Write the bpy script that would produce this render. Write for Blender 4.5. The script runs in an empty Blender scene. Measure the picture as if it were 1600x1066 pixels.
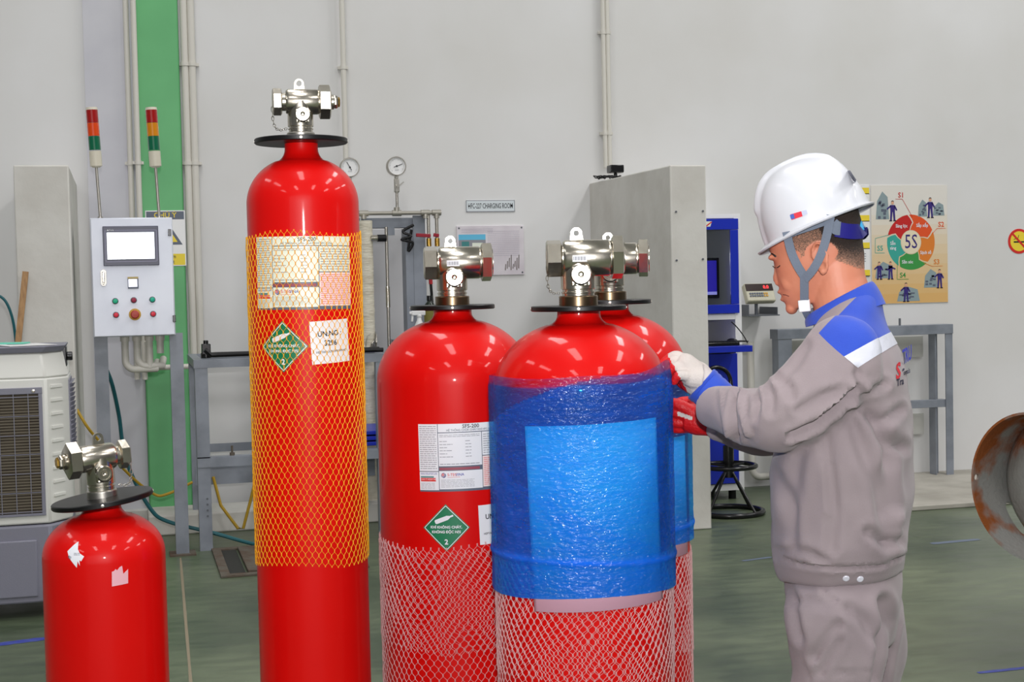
import bpy, bmesh, math, random
from mathutils import Vector, Matrix, noise
from mathutils.bvhtree import BVHTree
import mathutils.geometry as mg
random.seed(7)
PI = math.pi
scene = bpy.context.scene
COL = scene.collection

# ------------------------------------------------------------------ camera
FPX = 2300.0
PSI, THETA, ROLL = math.radians(14.8), 0.0404, 0.022
CAM = Vector((0, 0, 1.45))
Fw = Vector((math.sin(PSI)*math.cos(THETA), math.cos(PSI)*math.cos(THETA), -math.sin(THETA)))
R0 = Vector((math.cos(PSI), -math.sin(PSI), 0))
U0 = R0.cross(Fw)
UPV = U0*math.cos(ROLL) + R0*math.sin(ROLL)
RTV = R0*math.cos(ROLL) - U0*math.sin(ROLL)
cd = bpy.data.cameras.new('camera'); cam = bpy.data.objects.new('camera', cd); COL.objects.link(cam)
cd.sensor_width = 36.0; cd.lens = 36.0*FPX/1600.0
cam.matrix_world = Matrix.Translation(CAM) @ Matrix((RTV, UPV, -Fw)).transposed().to_4x4()
cd.clip_end = 100; cd.dof.use_dof = False
scene.camera = cam

# ------------------------------------------------------------------ world, lamps, exposure
scene.view_settings.view_transform = 'Standard'
scene.view_settings.look = 'None'
scene.view_settings.exposure = -0.12
scene.view_settings.gamma = 1.0
scene.view_settings.use_curve_mapping = False
w = bpy.data.worlds.new('daylight'); scene.world = w; w.use_nodes = True
wb = w.node_tree.nodes['Background']; wb.inputs[0].default_value = (0.96, 0.97, 1.0, 1); wb.inputs[1].default_value = 0.6
def area(name, loc, target, sx, sy, power, color=(1, 1, 1)):
    l = bpy.data.lights.new(name, 'AREA'); l.shape = 'RECTANGLE'; l.size = sx; l.size_y = sy
    l.energy = power; l.color = color
    o = bpy.data.objects.new(name, l); COL.objects.link(o); o.location = loc
    o.rotation_euler = (Vector(target)-Vector(loc)).to_track_quat('-Z', 'Y').to_euler()
    return o
fl = area('camera_flash', (0.02, -0.06, 1.70), Vector((0.02, -0.06, 1.70))+Fw+Vector((0, 0, 0.16)), 0.09, 0.06, 42, (1, 0.985, 0.99)); fl.data.spread = math.radians(110)
# fill light added in an unseen doorway behind the photographer, and the roof lights overhead
area('added_door_fill', (-2.5, -8.9, 3.0), (1, 9, 3.0), 10.5, 5.8, 60, (0.95, 0.97, 1.0))
for i, (x, y) in enumerate([(-8, -4), (-2.5, -4), (3, -4), (8.5, -4), (-6, 1.5), (0, 1.5), (6, 1.5), (11.5, 1.5), (-6, 6.2), (0, 6.2), (6, 6.2), (11.5, 6.2)]):
    area('roof_light', (x, y, 7.7), (x, y, 0), 0.9, 3.0, 98 if x < -5 else (128 if x < 5 else 190), (1.0, 0.985, 0.985))

# ------------------------------------------------------------------ pixel <-> place
def ray(x, y):
    return Fw + ((x-800)/FPX)*RTV - ((y-533)/FPX)*UPV
def P(x, y, d):
    return CAM + ray(x, y)*d
def at(x, y, Y):
    r = ray(x, y); return CAM + r*(Y/r.y)
def onz(x, y, z):
    r = ray(x, y); return CAM + r*((z-CAM.z)/r.z)
def proj(p):
    q = Vector(p)-CAM; d = q.dot(Fw)
    return 800+FPX*q.dot(RTV)/d, 533-FPX*q.dot(UPV)/d, d
def rc(x0, y0, x1, y1, Y):
    ym = (y0+y1)/2; xm = (x0+x1)/2
    return at(x0, ym, Y).x, at(x1, ym, Y).x, at(xm, y1, Y).z, at(xm, y0, Y).z

# ------------------------------------------------------------------ materials
def lin(c):
    return tuple(((v/255)/12.92 if v/255 <= 0.04045 else ((v/255+0.055)/1.055)**2.4) for v in c)+(1.0,)
MATS = {}
def mat(name, col, rough=0.5, metal=0.0, col2=None, scale=8.0, bump=0.0, bscale=60.0, coat=0.0, emit=0.0, spec=0.5,
        lo=0.4, hi=0.65, stretch=(1, 1, 1), trans=0.0, sheen=0.0, detail=4):
    if name in MATS: return MATS[name]
    m = bpy.data.materials.new(name); m.use_nodes = True; nt = m.node_tree; b = nt.nodes['Principled BSDF']
    b.inputs['Base Color'].default_value = lin(col); b.inputs['Roughness'].default_value = rough
    b.inputs['Metallic'].default_value = metal; b.inputs['Coat Weight'].default_value = coat
    b.inputs['Coat Roughness'].default_value = 0.06
    b.inputs['Specular IOR Level'].default_value = spec
    b.inputs['Transmission Weight'].default_value = trans
    b.inputs['Sheen Weight'].default_value = sheen
    if emit:
        b.inputs['Emission Color'].default_value = lin(col); b.inputs['Emission Strength'].default_value = emit
    tc = nt.nodes.new('ShaderNodeTexCoord'); mp = nt.nodes.new('ShaderNodeMapping')
    mp.inputs['Scale'].default_value = stretch
    nt.links.new(tc.outputs['Object'], mp.inputs[0])
    if col2 is not None:
        n = nt.nodes.new('ShaderNodeTexNoise'); n.inputs['Scale'].default_value = scale; n.inputs['Detail'].default_value = detail
        r = nt.nodes.new('ShaderNodeValToRGB')
        r.color_ramp.elements[0].position = lo; r.color_ramp.elements[0].color = lin(col)
        r.color_ramp.elements[1].position = hi; r.color_ramp.elements[1].color = lin(col2)
        nt.links.new(mp.outputs[0], n.inputs['Vector']); nt.links.new(n.outputs['Fac'], r.inputs[0])
        nt.links.new(r.outputs[0], b.inputs['Base Color'])
    if bump:
        n2 = nt.nodes.new('ShaderNodeTexNoise'); n2.inputs['Scale'].default_value = bscale; n2.inputs['Detail'].default_value = 3
        bp = nt.nodes.new('ShaderNodeBump'); bp.inputs['Strength'].default_value = bump; bp.inputs['Distance'].default_value = 0.01
        nt.links.new(mp.outputs[0], n2.inputs['Vector']); nt.links.new(n2.outputs['Fac'], bp.inputs['Height'])
        nt.links.new(bp.outputs[0], b.inputs['Normal'])
    MATS[name] = m
    return m

# ------------------------------------------------------------------ mesh helpers
class MB:
    def __init__(self, M=None):
        self.v = []; self.f = []; self.m = []; self.M = M or Matrix.Identity(4)
    def add(self, vs, fs, mi=0):
        b = len(self.v); M = self.M
        self.v += [M @ Vector(p) for p in vs]
        self.f += [tuple(i+b for i in f) for f in fs]; self.m += [mi]*len(fs)
        return self
    def box(self, c, s, mi=0, rot=None):
        c = Vector(c); R = rot or Matrix.Identity(3)
        vs = [c + R @ Vector((sx*s[0]/2, sy*s[1]/2, sz*s[2]/2)) for sx in (-1, 1) for sy in (-1, 1) for sz in (-1, 1)]
        return self.add(vs, [(0, 1, 3, 2), (4, 6, 7, 5), (0, 4, 5, 1), (2, 3, 7, 6), (0, 2, 6, 4), (1, 5, 7, 3)], mi)
    def bx(self, x0, x1, y0, y1, z0, z1, mi=0):
        e = .0004*(len(self.f)//6 % 6)          # no two faces of one part lie in the same plane
        e = min(e, abs(x1-x0)*.1, abs(y1-y0)*.1, abs(z1-z0)*.1)*2
        return self.box(((x0+x1)/2, (y0+y1)/2, (z0+z1)/2), (abs(x1-x0)-e, abs(y1-y0)-e, abs(z1-z0)-e), mi)
    def bar(self, p0, p1, wx, wy, mi=0, up=(0, 0, 1)):
        p0 = Vector(p0); p1 = Vector(p1); d = (p1-p0); L = d.length; d.normalize()
        u = Vector(up)
        if abs(d.dot(u)) > 0.95: u = Vector((0, 1, 0))
        a = d.cross(u).normalized(); b = a.cross(d).normalized()
        vs = [p + a*sx*wx/2 + b*sy*wy/2 for p in (p0, p1) for sx in (-1, 1) for sy in (-1, 1)]
        return self.add(vs, [(0, 1, 3, 2), (4, 6, 7, 5), (0, 4, 5, 1), (2, 3, 7, 6), (0, 2, 6, 4), (1, 5, 7, 3)], mi)
    def cyl(self, p0, p1, r0, r1=None, n=24, mi=0, a0=0.0, caps=True):
        p0 = Vector(p0); p1 = Vector(p1); r1 = r0 if r1 is None else r1
        d = (p1-p0).normalized(); u = Vector((0, 0, 1)) if abs(d.z) < 0.9 else Vector((0, 1, 0))
        a = d.cross(u).normalized(); b = d.cross(a).normalized()
        vs = []
        for p, r in ((p0, r0), (p1, r1)):
            for k in range(n):
                t = a0+2*PI*k/n; vs.append(p + a*math.cos(t)*r + b*math.sin(t)*r)
        fs = [(k, (k+1) % n, n+(k+1) % n, n+k) for k in range(n)]
        if caps: fs += [tuple(range(n-1, -1, -1)), tuple(range(n, 2*n))]
        return self.add(vs, fs, mi)
    def spin(self, p0, axis, prof, n=32, mi=0, a0=0.0):
        """prof: (radius, distance along axis)"""
        p0 = Vector(p0); d = Vector(axis).normalized(); u = Vector((0, 0, 1)) if abs(d.z) < 0.9 else Vector((0, 1, 0))
        a = d.cross(u).normalized(); b = d.cross(a).normalized(); vs = []; fs = []
        for r, h in prof:
            for k in range(n):
                t = a0+2*PI*k/n; vs.append(p0 + d*h + a*math.cos(t)*r + b*math.sin(t)*r)
        for i in range(len(prof)-1):
            for k in range(n):
                k2 = (k+1) % n; fs.append((i*n+k, i*n+k2, (i+1)*n+k2, (i+1)*n+k))
        if prof[0][0] > 1e-5: fs.append(tuple(range(n-1, -1, -1)))
        if prof[-1][0] > 1e-5: fs.append(tuple(range((len(prof)-1)*n, len(prof)*n)))
        return self.add(vs, fs, mi)
    def tube(self, pts, r, n=8, mi=0, closed=False):
        pts = [Vector(p) for p in pts]; N = len(pts); rs = r if isinstance(r, (list, tuple)) else [r]*N
        vs = []; fs = []; a = None
        for i in range(N):
            if closed: d = pts[(i+1) % N]-pts[i-1]
            else: d = pts[min(i+1, N-1)]-pts[max(i-1, 0)]
            d.normalize()
            if a is None:
                u = Vector((0, 0, 1)) if abs(d.z) < 0.9 else Vector((0, 1, 0)); a = d.cross(u).normalized()
            a = (a - d*a.dot(d)).normalized(); b = d.cross(a)
            for k in range(n):
                t = 2*PI*k/n; vs.append(pts[i]+a*math.cos(t)*rs[i]+b*math.sin(t)*rs[i])
        for i in range(N if closed else N-1):
            j = (i+1) % N
            for k in range(n):
                k2 = (k+1) % n; fs.append((i*n+k, i*n+k2, j*n+k2, j*n+k))
        if not closed: fs += [tuple(range(n-1, -1, -1)), tuple(range((N-1)*n, N*n))]
        return self.add(vs, fs, mi)
    def ball(self, c, r, mi=0, nu=20, nv=12, R=None):
        if isinstance(r, (int, float)): r = (r, r, r)
        c = Vector(c); R = R or Matrix.Identity(3); vs = []; fs = []
        for i in range(1, nv):
            t = PI*i/nv
            for k in range(nu):
                p = 2*PI*k/nu
                vs.append(c + R @ Vector((r[0]*math.sin(t)*math.cos(p), r[1]*math.sin(t)*math.sin(p), r[2]*math.cos(t))))
        vs += [c + R @ Vector((0, 0, r[2])), c + R @ Vector((0, 0, -r[2]))]; T = len(vs)-2; B = T+1
        for i in range(nv-2):
            for k in range(nu):
                k2 = (k+1) % nu; fs.append((i*nu+k, (i+1)*nu+k, (i+1)*nu+k2, i*nu+k2))
        for k in range(nu):
            fs.append((T, k, (k+1) % nu)); fs.append((B, (nv-2)*nu+(k+1) % nu, (nv-2)*nu+k))
        return self.add(vs, fs, mi)
    def loft(self, rings, mi=0, caps=True):
        n = len(rings[0]); vs = [p for r in rings for p in r]; fs = []
        for i in range(len(rings)-1):
            for k in range(n):
                k2 = (k+1) % n; fs.append((i*n+k, i*n+k2, (i+1)*n+k2, (i+1)*n+k))
        if caps: fs += [tuple(range(n-1, -1, -1)), tuple(range((len(rings)-1)*n, len(rings)*n))]
        return self.add(vs, fs, mi)
    def prism(self, poly, M, t, mi=0):
        """poly 2D in the XY plane of matrix M, extruded by t along its Z"""
        n = len(poly); vs = [M @ Vector((x, y, 0)) for x, y in poly]+[M @ Vector((x, y, t)) for x, y in poly]
        fs = [(k, (k+1) % n, n+(k+1) % n, n+k) for k in range(n)]+[tuple(range(n-1, -1, -1)), tuple(range(n, 2*n))]
        return self.add(vs, fs, mi)

def finish(me, ang=38, recalc=True):
    if recalc:
        bm = bmesh.new(); bm.from_mesh(me)
        bmesh.ops.recalc_face_normals(bm, faces=bm.faces); bm.to_mesh(me); bm.free()
    for p in me.polygons: p.use_smooth = True
    me.set_sharp_from_angle(angle=math.radians(ang))
def link(name, me, parent=None, world=True):
    o = bpy.data.objects.new(name, me); COL.objects.link(o)
    if parent is not None:
        o.parent = parent
        if world: me.transform(ROOTM[parent.name].inverted())
    return o
ROOTM = {}
def build(mb, name, mats, parent=None, world=True, bevel=0.0, ang=38, recalc=True, seg=2):
    me = bpy.data.meshes.new(name); me.from_pydata([tuple(v) for v in mb.v], [], mb.f)
    mats = mats if isinstance(mats, (list, tuple)) else [mats]
    for m in mats: me.materials.append(m)
    me.polygons.foreach_set('material_index', mb.m)
    finish(me, ang, recalc)
    if parent is None:                                  # a top-level mesh: origin at its base
        xs = [v.co for v in me.vertices]
        c = Vector(((min(v.x for v in xs)+max(v.x for v in xs))/2, (min(v.y for v in xs)+max(v.y for v in xs))/2, min(v.z for v in xs)))
        me.transform(Matrix.Translation(-c)); o = link(name, me); o.location = c
    else:
        o = link(name, me, parent, world)
    if bevel:
        bv = o.modifiers.new('bevel', 'BEVEL'); bv.width = bevel; bv.segments = seg; bv.limit_method = 'ANGLE'; bv.angle_limit = math.radians(40)
    return o
def thing(name, label, cat, loc=(0, 0, 0), rz=0.0, group=None):
    o = bpy.data.objects.new(name, None); COL.objects.link(o); o.empty_display_size = 0.1
    o.location = loc; o.rotation_euler = (0, 0, rz)
    o['label'] = label; o['category'] = cat
    if group: o['group'] = group
    ROOTM[o.name] = Matrix.Translation(Vector(loc)) @ Matrix.Rotation(rz, 4, 'Z')
    return o
def tag(o, label=None, cat=None, group=None, kind=None):
    if label: o['label'] = label
    if cat: o['category'] = cat
    if group: o['group'] = group
    if kind: o['kind'] = kind
    return o
def struct(o, label=None): return tag(o, label, None, None, 'structure')

def text2d(s, size, bold=0.0, align='CENTER', sx=1.0):
    c = bpy.data.curves.new('t', 'FONT'); c.body = s; c.size = size; c.align_x = align; c.align_y = 'CENTER'; c.offset = bold*size
    c.resolution_u = 2
    o = bpy.data.objects.new('t', c); COL.objects.link(o)
    dg = bpy.context.evaluated_depsgraph_get(); me = bpy.data.meshes.new_from_object(o.evaluated_get(dg))
    vs = [(v.co.x*sx, v.co.y) for v in me.vertices]; fs = [tuple(p.vertices) for p in me.polygons]
    bpy.data.objects.remove(o); bpy.data.curves.remove(c); bpy.data.meshes.remove(me)
    return vs, fs
class Decal:
    """flat printed graphics in 2D, laid on a surface by a mapping (x, y, lift) -> place"""
    def __init__(self, mp, step=0.03, rot=0.0, c=(0, 0)):
        self.mb = MB(); self.mp = mp; self.mats = []; self.step = step; self.layer = 0; self.rot = rot; self.c = c
    def mi(self, m):
        if m not in self.mats: self.mats.append(m)
        return self.mats.index(m)
    def put(self, vs, fs, m, l):
        cr, sr = math.cos(self.rot), math.sin(self.rot)
        self.mb.add([self.mp(self.c[0]+x*cr-y*sr, self.c[1]+x*sr+y*cr, 0.0004+l*0.0004) for x, y in vs], fs, self.mi(m))
    def rect(self, x0, y0, x1, y1, m, l=0):
        n = max(1, int(abs(x1-x0)/self.step)); vs = []; fs = []
        for i in range(n+1):
            x = x0+(x1-x0)*i/n; vs += [(x, y0), (x, y1)]
        for i in range(n): fs.append((2*i, 2*i+2, 2*i+3, 2*i+1))
        self.put(vs, fs, m, l)
    def poly(self, pts, m, l=0):
        self.put(pts, [tuple(range(len(pts)))], m, l)
    def fine(self, pts, m, l=0, k=3):
        """a convex polygon cut finely so that it can follow a curve"""
        bm = bmesh.new(); vs = [bm.verts.new((x, y, 0)) for x, y in pts]; bm.faces.new(vs)
        bmesh.ops.triangulate(bm, faces=bm.faces)
        for _ in range(k): bmesh.ops.subdivide_edges(bm, edges=bm.edges[:], cuts=1, use_grid_fill=True)
        bm.verts.index_update()
        self.put([(v.co.x, v.co.y) for v in bm.verts], [tuple(v.index for v in f.verts) for f in bm.faces], m, l); bm.free()
    def text(self, s, x, y, size, m, l=1, bold=0.0, align='CENTER', sx=1.0, rot=0.0):
        vs, fs = text2d(s, size, bold, align, sx); c, d = math.cos(rot), math.sin(rot)
        self.put([(x+a*c-b*d, y+a*d+b*c) for a, b in vs], fs, m, l)
    def line(self, x0, y0, x1, y1, w, m, l=1):
        dx, dy = x1-x0, y1-y0; L = math.hypot(dx, dy); nx, ny = -dy/L*w/2, dx/L*w/2
        self.poly([(x0+nx, y0+ny), (x0-nx, y0-ny), (x1-nx, y1-ny), (x1+nx, y1+ny)], m, l)
    def disc(self, x, y, r, m, l=0, n=32, ry=None):
        self.poly([(x+r*math.cos(2*PI*k/n), y+(ry or r)*math.sin(2*PI*k/n)) for k in range(n)], m, l)
    def scribble(self, x0, y0, x1, y1, n, m, l=1, th=0.35):
        """rows of print too small to read"""
        rng = random.Random(int(abs(x0*9973+y0*7919)*1000) % 100000); h = (y1-y0)/n
        for i in range(n):
            x = x0; y = y1-h*(i+0.5)
            while x < x1-0.002:
                L = min(x1-x, rng.uniform(0.004, 0.014)); self.rect(x, y-h*th/2, x+L, y+h*th/2, m, l); x += L+0.0015
            if rng.random() < 0.25: pass
    def done(self, name, parent=None, world=True):
        return build(self.mb, name, self.mats, parent, world, ang=30, recalc=False)
# ------------------------------------------------------------------ palette
M_wall = mat('painted_plaster', (222, 222, 222), 0.75, col2=(212, 211, 208), scale=0.9, bump=0.06, bscale=14, lo=0.35, hi=0.7)
M_conc = mat('raw_concrete', (212, 210, 204), 0.85, col2=(190, 186, 178), scale=2.2, bump=0.15, bscale=25, lo=0.42, hi=0.75)
M_green = mat('green_paint', (104, 184, 120), 0.45, col2=(86, 162, 104), scale=1.6, bump=0.1, bscale=12, lo=0.4, hi=0.8)
M_pvc = mat('pvc_conduit', (212, 209, 200), 0.4)
M_pvcdirty = mat('aged_white_wrap', (214, 208, 190), 0.6, col2=(180, 170, 150), scale=9, bump=0.5, bscale=22, lo=0.5, hi=0.8, stretch=(1, 1, 4))
M_grey = mat('grey_steel_paint', (138, 144, 154), 0.4, col2=(120, 126, 135), scale=7, bump=0.05, bscale=40)
M_greyd = mat('dark_grey_steel', (95, 99, 106), 0.5)
M_panel = mat('powder_coat_light_grey', (226, 230, 240), 0.38, 0.15, col2=(214, 218, 230), scale=3, bump=0.08, bscale=350)
M_black = mat('black_rubber', (12, 12, 14), 0.4, spec=.35)
M_blackgl = mat('black_plastic', (18, 18, 20), 0.25)
M_chrome = mat('nickel_plate', (214, 208, 194), 0.24, 1.0, col2=(200, 192, 178), scale=14, bump=0.03, bscale=70)
M_steel = mat('machined_steel', (184, 180, 172), 0.36, 1.0)
M_brass = mat('brass_plug', (200, 160, 80), 0.3, 1.0)
M_bronze = mat('dark_bronze_thread', (120, 102, 80), 0.3, 1.0)
M_red = mat('red_gloss_paint', (212, 12, 9), 0.4, coat=0.3, col2=(206, 9, 8), scale=3, spec=0.12)
M_white = mat('white_paint', (236, 236, 236), 0.4)
M_whitep = mat('white_print', (228, 230, 236), 0.5)
M_ink = mat('black_print', (28, 28, 34), 0.5)
M_inkg = mat('grey_print', (140, 142, 150), 0.5)
M_inkr = mat('rose_print', (222, 120, 125), 0.5)
M_cream = mat('cream_label', (226, 232, 218), 0.45)
M_teal = mat('teal_print', (60, 130, 130), 0.5)
M_redp = mat('red_print', (214, 44, 40), 0.45)
M_slate = mat('slate_print', (92, 100, 116), 0.45)
M_diam = mat('green_print', (14, 118, 78), 0.4)
M_purple = mat('purple_print', (58, 44, 120), 0.4)
M_yellowp = mat('yellow_print', (240, 214, 60), 0.5)
M_blue = mat('blue_paint', (28, 48, 178), 0.3)
M_bluep = mat('blue_print', (58, 62, 160), 0.5)
M_ynet = mat('yellow_net', (252, 182, 34), 0.5)
M_wnet = mat('white_net', (244, 196, 196), 0.45, trans=0.15)
M_beige = mat('cooler_white_plastic', (226, 226, 220), 0.35, bump=0.04, bscale=200)
M_cgrey = mat('cooler_grey_plastic', (128, 128, 142), 0.42, bump=0.05, bscale=200)
M_pad = mat('cooling_pad', (92, 84, 70), 0.8, col2=(70, 62, 52), scale=30, stretch=(0.3, 1, 3))
M_wood = mat('wood_stick', (166, 128, 84), 0.6, col2=(140, 104, 66), scale=10, stretch=(8, 8, 0.6))
M_tealc = mat('teal_cable', (20, 92, 100), 0.45)
M_yelc = mat('yellow_cable', (186, 150, 40), 0.5)
M_tape = mat('blue_floor_tape', (52, 64, 158), 0.5, col2=(70, 84, 160), scale=20)
M_rust = mat('rusty_steel', (150, 150, 146), 0.6, 0.0, col2=(150, 82, 34), scale=4.2, bump=0.3, bscale=60, lo=0.47, hi=0.56, detail=8)
M_rustd = mat('rusty_plate', (96, 90, 80), 0.8, col2=(84, 66, 52), scale=9, bump=0.3, bscale=60)
M_check = mat('concrete_ramp', (176, 172, 162), 0.85, col2=(154, 150, 140), scale=3, bump=0.1, bscale=60)
M_pit = mat('pit_dark', (46, 46, 42), 0.9)

def floor_mat():
    m = mat('green_epoxy_floor', (104, 122, 100), 0.3, spec=0.5); nt = m.node_tree; b = nt.nodes['Principled BSDF']
    tc = nt.nodes['Texture Coordinate']; L = nt.links
    def noi(s, st, det=5):
        mp = nt.nodes.new('ShaderNodeMapping'); mp.inputs['Scale'].default_value = st; L.new(tc.outputs['Object'], mp.inputs[0])
        n = nt.nodes.new('ShaderNodeTexNoise'); n.inputs['Scale'].default_value = s; n.inputs['Detail'].default_value = det
        L.new(mp.outputs[0], n.inputs['Vector']); return n
    n1 = noi(1.3, (1, 1, 1)); n2 = noi(5.0, (1.0, 3.0, 1))
    r = nt.nodes.new('ShaderNodeValToRGB'); e = r.color_ramp.elements
    e[0].position = 0.3; e[0].color = lin((62, 76, 58)); e[1].position = 0.7; e[1].color = lin((110, 120, 94))
    r2 = nt.nodes.new('ShaderNodeValToRGB'); e = r2.color_ramp.elements
    e[0].position = 0.35; e[0].color = (0.72, 0.74, 0.72, 1); e[1].position = 0.6; e[1].color = (1, 1, 1, 1)
    mx = nt.nodes.new('ShaderNodeMix'); mx.data_type = 'RGBA'; mx.blend_type = 'MULTIPLY'; mx.inputs[0].default_value = 1
    L.new(n1.outputs['Fac'], r.inputs[0]); L.new(n2.outputs['Fac'], r2.inputs[0])
    L.new(r.outputs[0], mx.inputs[6]); L.new(r2.outputs[0], mx.inputs[7]); L.new(mx.outputs[2], b.inputs['Base Color'])
    rr = nt.nodes.new('ShaderNodeMapRange'); rr.inputs['To Min'].default_value = 0.22; rr.inputs['To Max'].default_value = 0.5
    L.new(n2.outputs['Fac'], rr.inputs[0]); L.new(rr.outputs[0], b.inputs['Roughness'])
    return m
M_floor = floor_mat()
M_ceil = mat('metal_roof_sheet', (186, 188, 190), 0.6)
M_hall = mat('hall_wall_paint', (128, 130, 132), 0.7)

# ------------------------------------------------------------------ the hall
YW = 9.35
struct(build(MB().bx(-12, 14, -9, YW+0.2, -0.2, 0), 'floor', M_floor), 'worn green epoxy workshop floor')
struct(build(MB().bx(-12, 14, YW, YW+0.2, 0, 8), 'wall_back', M_wall), 'tall off-white plaster wall behind the cylinders')
struct(build(MB().bx(-12.2, -12, -9, YW+0.2, 0, 8), 'wall_left', M_hall))
struct(build(MB().bx(14, 14.2, -9, YW+0.2, 0, 8), 'wall_right', M_hall))
mb = MB(); mb.bx(-12, -8, -9.2, -9, 0, 8); mb.bx(3, 14, -9.2, -9, 0, 8); mb.bx(-8, 3, -9.2, -9, 6, 8)
struct(build(mb, 'wall_front', M_hall))
struct(build(MB().bx(-12.2, 14.2, -9.2, YW+0.2, 8, 8.2), 'ceiling', M_ceil))

# green pilaster, and a thin panel whose grey paints the shade beside it
x0, x1, _, _ = rc(207, 330, 285, 340, YW)
xa0 = at(203, 0, YW-0.06).x; xa1 = at(276, 0, YW-0.06).x
xb0 = at(236, 700, YW-0.06).x; xb1 = at(300, 700, YW-0.06).x
PX0, PX1 = (xa0+xb0)/2, (xa1+xb1)/2
struct(build(MB().bx(PX0, PX1, YW-0.06, YW-0.0, 0, 8), 'trim_1', M_green, bevel=0.01), 'green painted steel column against the back wall')
struct(build(MB().bx(PX0-0.30, PX0-0.004, YW-0.03, YW, 0, 8), 'trim_shade', mat('painted_shade_strip', (204, 204, 210), 0.7, col2=(194, 194, 202), scale=2)))
# small concrete plinth along the wall bottom at the left
struct(build(MB().bx(-4.6, 0.35, YW-0.12, YW, 0, 0.10), 'baseboard_back', M_conc))

# raised ramp at the right
z = 0.03
e0 = onz(1400, 800, 0); e1 = onz(1600, 788, 0)
yr = (e0.y+e1.y)/2
struct(build(MB().bx(onz(1395, 800, 0).x, 8.5, yr, YW, 0, z), 'trim_3', M_check, bevel=0.005), 'grey concrete ramp slab beside the wall')

# wall conduits: each a pipe with saddle clips
def conduit(xt, yt, xb, yb, r, Y, label, zc=(0.5,), z1=None):
    a = at(xt, yt, Y); b = at(xb, yb, Y)
    x = (a.x+b.x)/2
    top = 7.9; zb = b.z if z1 is None else z1
    t = thing('conduit_pipe', label, 'pipe', (x, Y, zb))
    build(MB().cyl((x, Y, zb), (x, Y, top), r, n=16), 'pipe', M_pvc, t)
    for zz in zc:
        m = MB(); m.cyl((x, Y, zz-0.012), (x, Y, zz+0.012), r*1.22, n=16); m.bx(x-r*2.0, x+r*2.0, Y+r*0.6, YW-.002, zz-0.01, zz+0.01)
        build(m, 'saddle_clip', M_pvc, t)
    return x
zc = [at(280, 100, 9.3).z, at(300, 255, 9.3).z]
conduit(190, 0, 212, 330, 0.017, YW-0.05, 'thin conduit pipe furthest left of the green column', [zc[1]], z1=0.9)
conduit(203, 0, 223, 330, 0.017, YW-0.09, 'thin conduit pipe touching the left edge of the green column', [zc[1]], z1=0.9)
conduit(281, 0, 303, 400, 0.022, YW-0.05, 'conduit pipe along the right edge of the green column', zc, z1=1.02)
conduit(292, 0, 314, 400, 0.022, YW-0.05, 'outer conduit pipe right of the green column', zc, z1=1.02)
conduit(533, 0, 541, 245, 0.017, YW-0.04, 'single conduit pipe running down the wall behind the tallest cylinder', [at(533, 105, 9.3).z], z1=1.9)
conduit(940, 0, 948, 270, 0.015, YW-0.04, 'left one of two conduit pipes ending on the partition top', [at(940, 50, 9.3).z, at(945, 208, 9.3).z], z1=2.19)
conduit(947, 0, 954, 262, 0.015, YW-0.04, 'right one of two conduit pipes ending on the partition top', [at(948, 50, 9.3).z, at(953, 208, 9.3).z], z1=2.19)

# partition walls standing out from the back wall
a0, a1, az0, az1 = rc(1049, 258, 1106, 828, 8.15)
fl = onz(1080, 829, 0); PY = fl.y
a0 = at(1051, 500, PY).x; a1 = at(1107, 500, PY).x; az1 = at(1078, 258, PY).z
m = MB().bx(a0, a1, PY, YW, 0, az1)
tag(build(m, 'partition_wall', M_conc, bevel=0.008), 'grey concrete partition wall standing out beside the blue cabinet', 'wall')
for px, py, wh in ((1056, 331, 'upper left'), (1098, 330, 'upper right'), (1057, 407, 'lower left'), (1098, 405, 'lower right')):
    p = at(px, py, PY)
    tag(build(MB().cyl((p.x, PY-0.006, p.z), (p.x, PY+0.01, p.z), 0.006, n=10), 'anchor_bolt', M_greyd),
        'tiny dark anchor bolt, %s of four in the concrete partition edge' % wh, 'bolt', 'anchor bolts in the partition')
LY = 8.0*math.cos(PSI)+0.2
b0 = at(29, 500, LY).x; b1 = at(112, 400, LY).x; bz = at(70, 258, LY).z
tag(build(MB().bx(b0, b1, LY, YW, 0, bz), 'partition_wall', M_conc, bevel=0.008), 'pale concrete partition wall behind the air cooler', 'wall')

# camera-like box with cable on the partition top
p = at(957, 268, YW-0.25)
t = thing('junction_box', 'small black box with tangled cable on the partition top', 'box', (p.x, p.y, az1))
build(MB().box((p.x+0.02, p.y, az1+0.075), (0.09, 0.09, 0.05)).cyl((p.x+0.02, p.y, az1), (p.x+0.02, p.y, az1+0.05), 0.012), 'housing', M_blackgl, t, bevel=0.006)
rng = random.Random(3); pts = []
for i in range(40):
    a = i*0.62; pts.append((p.x-0.07+0.06*math.cos(a)+0.002*i+rng.uniform(-.01, .01), p.y+0.05*math.sin(a), az1+0.012+0.02*abs(math.sin(i*0.9))))
build(MB().tube(pts, 0.004, 6), 'cable', M_black, t)

# ------------------------------------------------------------------ signs on the wall
def wallmap(X, Z, Y=YW):
    return lambda x, y, l: (X+x, Y-0.004-l, Z+y)
def board(name, label, cat, x0, y0, x1, y1, base, th=0.006, Y=YW):
    X0, X1, Z0, Z1 = rc(x0, y0, x1, y1, Y); cx, cz = (X0+X1)/2, (Z0+Z1)/2
    t = thing(name, label, cat, (cx, Y, Z0))
    build(MB().bx(X0, X1, Y-th, Y, Z0, Z1), 'board', base, t, bevel=0.001)
    d = Decal(lambda x, y, l: (cx+x, Y-th-l, cz+y), step=9)
    return t, d, X1-X0, Z1-Z0
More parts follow.
